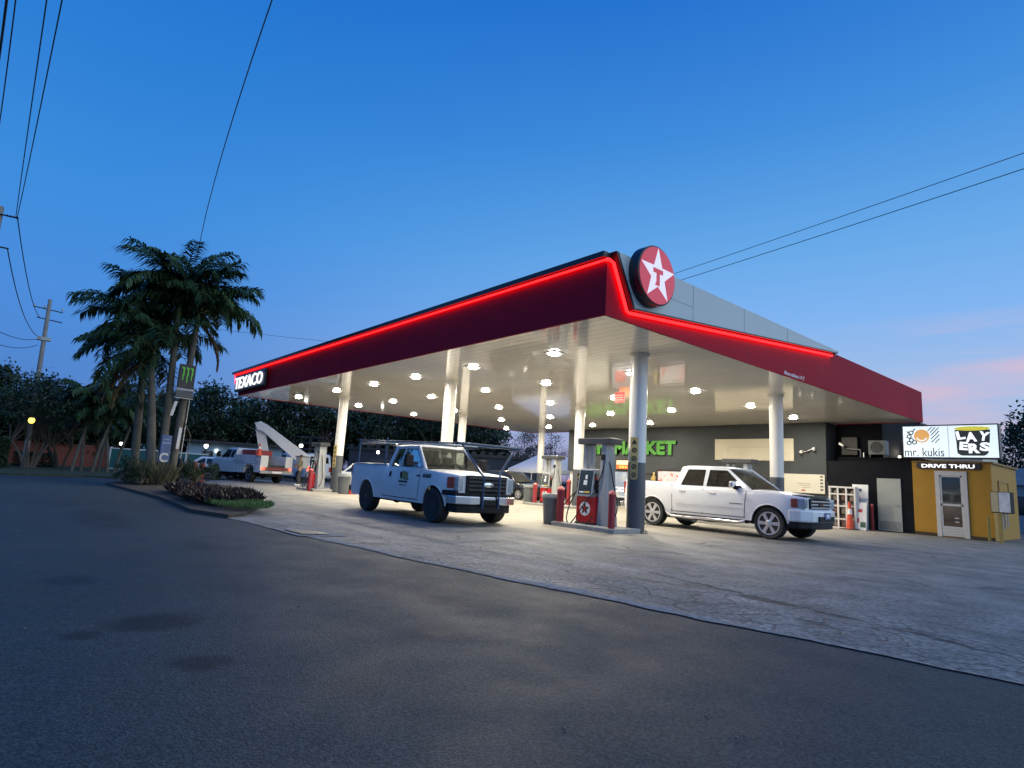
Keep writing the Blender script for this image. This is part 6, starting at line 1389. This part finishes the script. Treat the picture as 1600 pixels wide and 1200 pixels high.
b = MB(); b.bx(-.2, .2, -.03, .03, .85, 1.98); b.build('panel', mat('sign_blue', (.03, .07, .20), .45, noise=(5, .3)), s, bevel=.05)
b = MB(); b.cyl((0, .04, 0), (0, .04, 1.9), .03, n=8); b.build('post', dark_metal, s)
b = MB(); fr = ((.0, -.031, 1.06), *FS); n = 22
ring = [(.19*math.cos(R(40+i*280/n)), .19*math.sin(R(40+i*280/n))) for i in range(n+1)]; inr = [(.12*math.cos(R(40+i*280/n)), .12*math.sin(R(40+i*280/n))) for i in range(n+1)]
for i in range(n): b.prism([ring[i], ring[i+1], inr[i+1], inr[i]], fr, .001, .006)
b.build('ring_mark', mat('ring_pale', (.45, .47, .48), .5), s)
b = MB(); b.bx(-.15, .15, -.036, -.031, 1.62, 1.68); b.bx(-.12, .12, -.036, -.031, 1.78, 1.82); b.build('stripes', mat('sign_light_blue', (.15, .22, .36), .5), s)
for (x, y, z0, z1, dx, lab) in ((-3.82, 20.42, 2.92, 3.55, .12, 'short pale board strip fixed to the palm below the claw sign'), (-3.4, 20.5, 1.55, 2.46, .03, 'longer white board strip fixed on the right palm trunk')):
    s = thing('board_strip', lab, 'board', (x, y, z0), R(5), 'white strips on the palm trunks')
    b = MB(); b.prism([(-.06, 0), (.06, 0), (.06+dx, z1-z0), (-.06+dx, z1-z0)], ((0, 0, 0), WX, WZ), -.015, .015); b.build('strip', mat('strip_white', (.55, .56, .56), .5, noise=(5, .15)), s, bevel=.01)
    b = MB(); b.cyl((0, -.02, .08), (0, .25, .08), .012, n=6); b.cyl((dx, -.02, z1-z0-.08), (dx, .25, z1-z0-.08), .012, n=6); b.build('fixings', dark_metal, s)
s = thing('leaning_pole', 'thin pale pole leaning behind the palms with a dark sleeve at its foot', 'pole', (-2.95, 21.9, .1))
b = MB(); b.tube([(0, 0, 0), (.04, 0, 3.9)], .03, 8); b.build('shaft', pole_metal, s, smooth=True)
b = MB(); b.tube([(0, 0, 0), (.015, 0, 1.05)], .075, 10); b.build('sleeve', black_plastic, s, smooth=True)
s = thing('prop_pole', 'short brown pole propped against the thin pale pole behind the palms', 'pole', (-2.8, 21.5, 2.2))
b = MB(); b.tube([(-.5, 0, 1.4), (-.22, 0, .5), (.05, 0, 0)], .022, 8); b.build('shaft', bark, s); b = MB(); b.tube([(.05, 0, 0), (.05, .0, -2.1)], .02, 6); b.build('foot', bark, s)

# ------------------------------------------------------------------ utility poles, cables, lamps
s = thing('utility_pole', 'weathered concrete utility pole with crossarms beyond the grass on the left', 'utility pole', (-7.85, 38.9, 0))
b = MB(); b.tube([(0, 0, 0), (-.25, .1, 10.6)], [.17, .10], 12); b.build('shaft', pole_wood, s, smooth=True)
for q_ in ([(-1.0, .1, 10.0), (.5, .1, 9.9)], [(-.75, .1, 9.35), (.55, .1, 9.25)]): b = MB(); b.tube(q_, .035, 6); b.build('crossarm', dark_metal, s)
b = MB(); b.bx(-.55, .15, -.1, .3, 7.95, 8.15); b.build('bracket', pole_metal, s)
b = MB()
for x in (-.95, -.45, .45): b.lathe([(.05, 10.0), (.06, 10.06), (.03, 10.18)], c=(x, .1, 0), n=8)
b.build('insulator', pump_grey, s)
s = thing('utility_pole', 'near utility pole cut off by the left edge of the view', 'utility pole', (-10.27, 18.2, 0))
b = MB(); b.tube([(0, 0, 0), (0, 0, 9.25)], [.2, .13], 12); b.build('shaft', pole_wood, s, smooth=True)
for q_ in ([(-.5, 0, 8.97), (.55, -.2, 8.95)], [(-.5, 0, 7.86), (.45, -.2, 7.82)]): b = MB(); b.tube(q_, .028, 6); b.build('crossarm', dark_metal, s)
b = MB()
for x in (.25, .33, .41, .49): b.lathe([(.03, -.012), (.055, 0), (.03, .012)], c=(x, -.2+.0*x, 8.95), axis='x', n=10)
b.build('insulator', black_plastic, s)
def cable(label, pts, r=.011):
    P_ = [Vector(p) for p in pts]; out = []
    for i in range(33):
        t = i/32
        if len(P_) == 3:
            a = (P_[1]-P_[0]).length; c = (P_[2]-P_[1]).length; tm = a/(a+c)
            l0 = (t-tm)*(t-1)/(tm); l1 = t*(t-1)/(tm*(tm-1)); l2 = t*(t-tm)/(1-tm); out.append(P_[0]*l0+P_[1]*l1+P_[2]*l2)
        else: out.append(P_[0].lerp(P_[1], t)-Vector((0, 0, 0)))
    b = MB(); b.tube(out, r, 6); o = b.build('overhead_cable', cable_black, smooth=True); tag(o, label, 'cable', 'overhead cables'); return o
cable('overhead cable at top left, rightmost of the bundle reaching the near pole', [(-8.6, -24, 9.3), (-9.31, 3.7, 8.4), (-9.76, 17.95, 8.97)])
cable('overhead cable at top left, second from the right of the bundle', [(-8.9, -24, 9.3), (-9.50, 3.87, 8.4), (-9.80, 18.0, 8.95)])
cable('overhead cable at top left, third of the bundle from the right', [(-9.3, -24, 9.2), (-9.88, 4.19, 8.36), (-10.6, 18.2, 9.0)])
cable('overhead cable at the very left edge, outermost of the bundle', [(-9.4, -24, 9.2), (-9.99, 4.28, 8.35), (-10.9, 18.2, 9.0)], .02)
cable('sagging cable from the near pole top to the far pole top', [(-9.76, 17.95, 8.97), (-9.0, 28, 8.3), (-8.3, 39.0, 9.3)], .017)
cable('sagging cable from the near pole lower arm to the far pole bracket', [(-9.85, 18.0, 7.82), (-9.1, 28, 7.3), (-8.2, 39.0, 8.1)], .017)
cable('lower sagging cable left of the far pole, upper of two', [(-12, 18.3, 7.0), (-10.2, 28, 6.6), (-8.3, 39.0, 8.0)], .017)
cable('lowest sagging cable left of the far pole', [(-12.2, 18.3, 6.4), (-10.3, 28, 6.0), (-8.3, 39.0, 7.6)], .017)
cable('thin cable drooping left from the far pole towards the trees', [(-16, 36, 5.2), (-11.5, 38, 5.0), (-8.0, 39.0, 5.9)], .015)
cable('single long cable slanting down from the top edge to the palm tops', [(-7.6, -6, 8.2), (-6.73, 1.5, 8.6), (-.4, 36, 9.3)], .011)
cable('upper of two cables running from the star disc to the right edge', [(7.0, -13, 9.5), (7.8, -5.67, 9.24), (10.6, 18, 9.0)], .009)
cable('lower of two cables running from the star disc to the right edge', [(7.0, -13, 9.1), (7.8, -5.67, 8.86), (10.6, 18, 8.75)], .010)
cable('thin dim cable between the palms and the canopy edge', [(-3, 46, 11.8), (2.55, 41.47, 11.29), (14, 32, 10.7)], .012)
globe_w = mat('street_globe', (.9, .9, .85), .3, emit=((1, .97, .85), 7)); globe_y = mat('yellow_globe', (.9, .7, .1), .3, emit=((1, .72, .06), 5))
def lamp(x, y, z, label, m=globe_w, r=.2, energy=0):
    s = thing('street_lamp', label, 'street lamp', (x, y, 0), 0, 'small lit street lamps')
    b = MB(); b.cyl((0, 0, 0), (0, 0, z-r), .045, n=8); b.build('post', dark_metal, s)
    b = MB(); b.ball((0, 0, z), r, 12, 8, (1, 1, 1.1)); b.build('globe', m, s, smooth=True)
    b = MB(); b.lathe([(r*.9, z+r*.85), (r*.5, z+r*1.2), (.03, z+r*1.35)], n=12); b.build('cap', dark_metal, s)
lamp(-8.0, 34.5, 2.76, 'yellow glowing lantern among the dark trees on the left', globe_y, .15)
lamp(2.65, 41.4, 2.2, 'white glowing lamp in front of the pale blue house', globe_w, .15)
lamp(9.24, 39.7, 2.75, 'white glowing lamp above the person by the bucket truck', globe_w, .15)
lamp(15.0, 37.5, 2.65, 'small white lamp seen under the work truck ladder rack', globe_w, .13)
lamp(-2.26, 45.5, 2.0, 'tiny white lamp by the teal fence left of the palms', globe_w, .12)

# ------------------------------------------------------------------ walls and houses in the background
brick = mat('brick_red_wall', (.20, .058, .04), .8, noise=(1.2, .15), bump=(8, .3))
s = thing('boundary_wall', 'long brick red boundary wall with capping behind the grass verge', 'wall', (-9, 51, 0))
b = MB(); b.prism([(-9, .9), (6.6, -.9), (6.6, -.65), (-9, 1.15)], ((0, 0, 0), WX, WY), -.1, 1.65); b.build('panel', brick, s)
b = MB(); b.prism([(-9.05, .82), (6.65, -.98), (6.65, -.57), (-9.05, 1.23)], ((0, 0, 0), WX, WY), 1.652, 1.76); b.build('capping', brick, s)
for k in range(5):
    x = -8.2+3.55*k; y = .9-(x+9)*.1154
    b = MB(); b.bx(x-.22, x+.22, y-.14, y+.4, 0, 1.95); b.build('pier', brick, s)
s = thing('red_house', 'brick red house gable rising behind the wall at the left edge', 'house', (-12, 57, 0))
b = MB(); b.prism([(-4, 0), (3.0, 0), (3.0, 2.2), (1.2, 3.2), (-4, 3.4)], ((0, 0, 0), WX, WZ), -5, 0); b.build('wall', brick, s)
b = MB(); b.prism([(-4.2, 3.42), (1.25, 3.22), (3.2, 2.15), (3.2, 2.28), (1.3, 3.36), (-4.2, 3.56)], ((0, 0, 0), WX, WZ), -5.2, .2); b.build('roof', dark_metal, s)
b = MB(); b.bx(-2.6, -1.4, -.03, 0, 1.0, 2.1); b.build('window', glass_dark, s)
def fence(p0, p1, h, label, m):
    d = Vector((p1[0]-p0[0], p1[1]-p0[1], 0)); L = d.length; s = thing('sheet_fence', label, 'fence', (p0[0], p0[1], 0), math.atan2(d.y, d.x), 'teal sheet fences')
    b = MB(); n = int(L/.12)
    for i in range(n): b.bx(i*.12, i*.12+.085, -.02, .01, .12, h); b.bx(i*.12+.085, i*.12+.12, .01, .02, .12, h)
    b.build('sheet_panel', m, s)
    b = MB(); b.bx(-.02, L, -.04, .04, h, h+.08); b.bx(-.02, L, -.03, .03, .06, .12); b.build('rail', print_white, s)
    for i in range(int(L/1.8)+1): b = MB(); b.bx(i*1.8-.05, i*1.8+.05, -.06, .06, 0, h+.15); b.build('post', print_white, s)
teal = mat('teal_sheet', (.04, .17, .17), .5, noise=(3, .15))
fence((-2.6, 47.6), (.2, 45.5), 1.6, 'teal sheet fence with white rail left of the palm trunks', teal)
fence((-.6, 40.2), (2.2, 38.6), 1.5, 'teal sheet fence with white posts right of the palm trunks', teal)
small_car('white_parked_car', 'white car parked low behind the palms in front of the teal fence', (.9, 36.2, -.02), R(-30), truck_white, 4.3, 1.72, .92, 1.40)
s = thing('pale_blue_house', 'pale blue lit house with flat eaves behind the bucket truck', 'house', (5.8, 49, -.05), R(-16))
b = MB(); b.bx(-2.8, 5, 0, 6, 0, 2.7); b.build('wall', mat('house_blue', (.24, .36, .46), .7, noise=(1, .1)), s)
b = MB(); b.bx(-3.2, 5.4, -.7, 6.3, 2.702, 2.9); b.build('roof', dark_metal, s)
for x in (-1.6, .6): b = MB(); b.bx(x, x+.9, -.03, 0, 1.0, 2.0); b.build('window', glass_dark, s)
b = MB(); b.bx(2.4, 3.3, -.03, 0, 0, 2.1); b.build('door', print_white, s)
b = MB(); b.bx(-.55, -.35, -.14, -.03, 1.95, 2.15); b.build('wall_lamp', globe_w, s)
x, y = bear(54.5, 55)
s = thing('low_warehouse', 'long low dark blue building behind the work truck and tent', 'building', (x, y, -.2), R(-38))
b = MB(); b.bx(-10, 9, 0, 8, 0, 3.1); b.build('wall', mat('warehouse_navy', (.022, .03, .045), .6, noise=(1, .2)), s)
b = MB(); b.bx(-10.2, 9.2, -.2, 8.2, 3.1, 3.35)
for i in range(24): b.bx(-10+i*.8, -9.6+i*.8, -.15, .1, 3.35, 3.6)
b.build('parapet', dark_metal, s)
for i in range(4): b = MB(); b.bx(-8+i*4.2, -5.4+i*4.2, -.03, 0, .1, 2.4); b.build('shutter', mat('shutter_dark', (.05, .055, .06), .5, noise=(2, .2)), s)
x, y = bear(9.2, 42)
s = thing('pale_shed', 'pale blue grey shed roof beyond the kiosk at the right edge', 'building', (x, y, -.2), R(10))
b = MB(); b.bx(0, 5, -4, 2.2, 0, 2.6); b.build('wall', mat('shed_pale', (.22, .30, .36), .6, noise=(1, .15)), s)
b = MB(); b.prism([(-4.3, 2.6), (2.5, 2.6), (2.2, 3.4), (-3.9, 3.6)], ((-.3, 0, 0), WY, WZ), 0, 5.6); b.build('roof', mat('shed_roof', (.28, .36, .42), .5, noise=(2, .15)), s)
b = MB(); b.bx(-.02, 0, -1.2, .4, 1.0, 2.0); b.build('window', glass_dark, s)
# red plaque hanging under the ceiling behind the near column
s = thing('ceiling_notice', 'small red lit notice hanging under the canopy ceiling left of the near column', 'sign', (7.4, 5.6, 4.05))
b = MB(); b.bx(-.02, .02, -.22, .22, 0, .36); b.build('plaque', mat('notice_red', (.6, .06, .05), .4, emit=((1, .12, .10), .8)), s)
b = MB(); b.bx(-.025, -.021, -.18, .18, .08, .11); b.bx(-.025, -.021, -.18, .18, .16, .19); b.bx(-.025, -.021, -.18, .18, .24, .27); b.build('text_lines', mat('notice_pale', (.8, .4, .35), .5, emit=((1, .5, .45), .5)), s)
b = MB(); b.cyl((0, 0, .36), (0, 0, .57), .012, n=6); b.build('hanger', steel, s)

b = MB(); rn = random.Random(77)
for i in range(45):
    x, y = rn.uniform(-9.2, -4.6), rn.uniform(-6.8, 4)
    if x > -4.9-.2*(y < 0): continue
    a = rn.uniform(0, 3.1); q = rn.uniform(.006, .02); b.box((x, y, -.002+q*.3), (q, q*rn.uniform(.5, 1), q*.5), Matrix.Rotation(a, 3, 'Z'))
o = b.build('road_grit', mat('grit_pale', (.14, .135, .125), .9)); tag(o, 'scattered grit and tiny stones on the road', 'grit', kind='stuff')
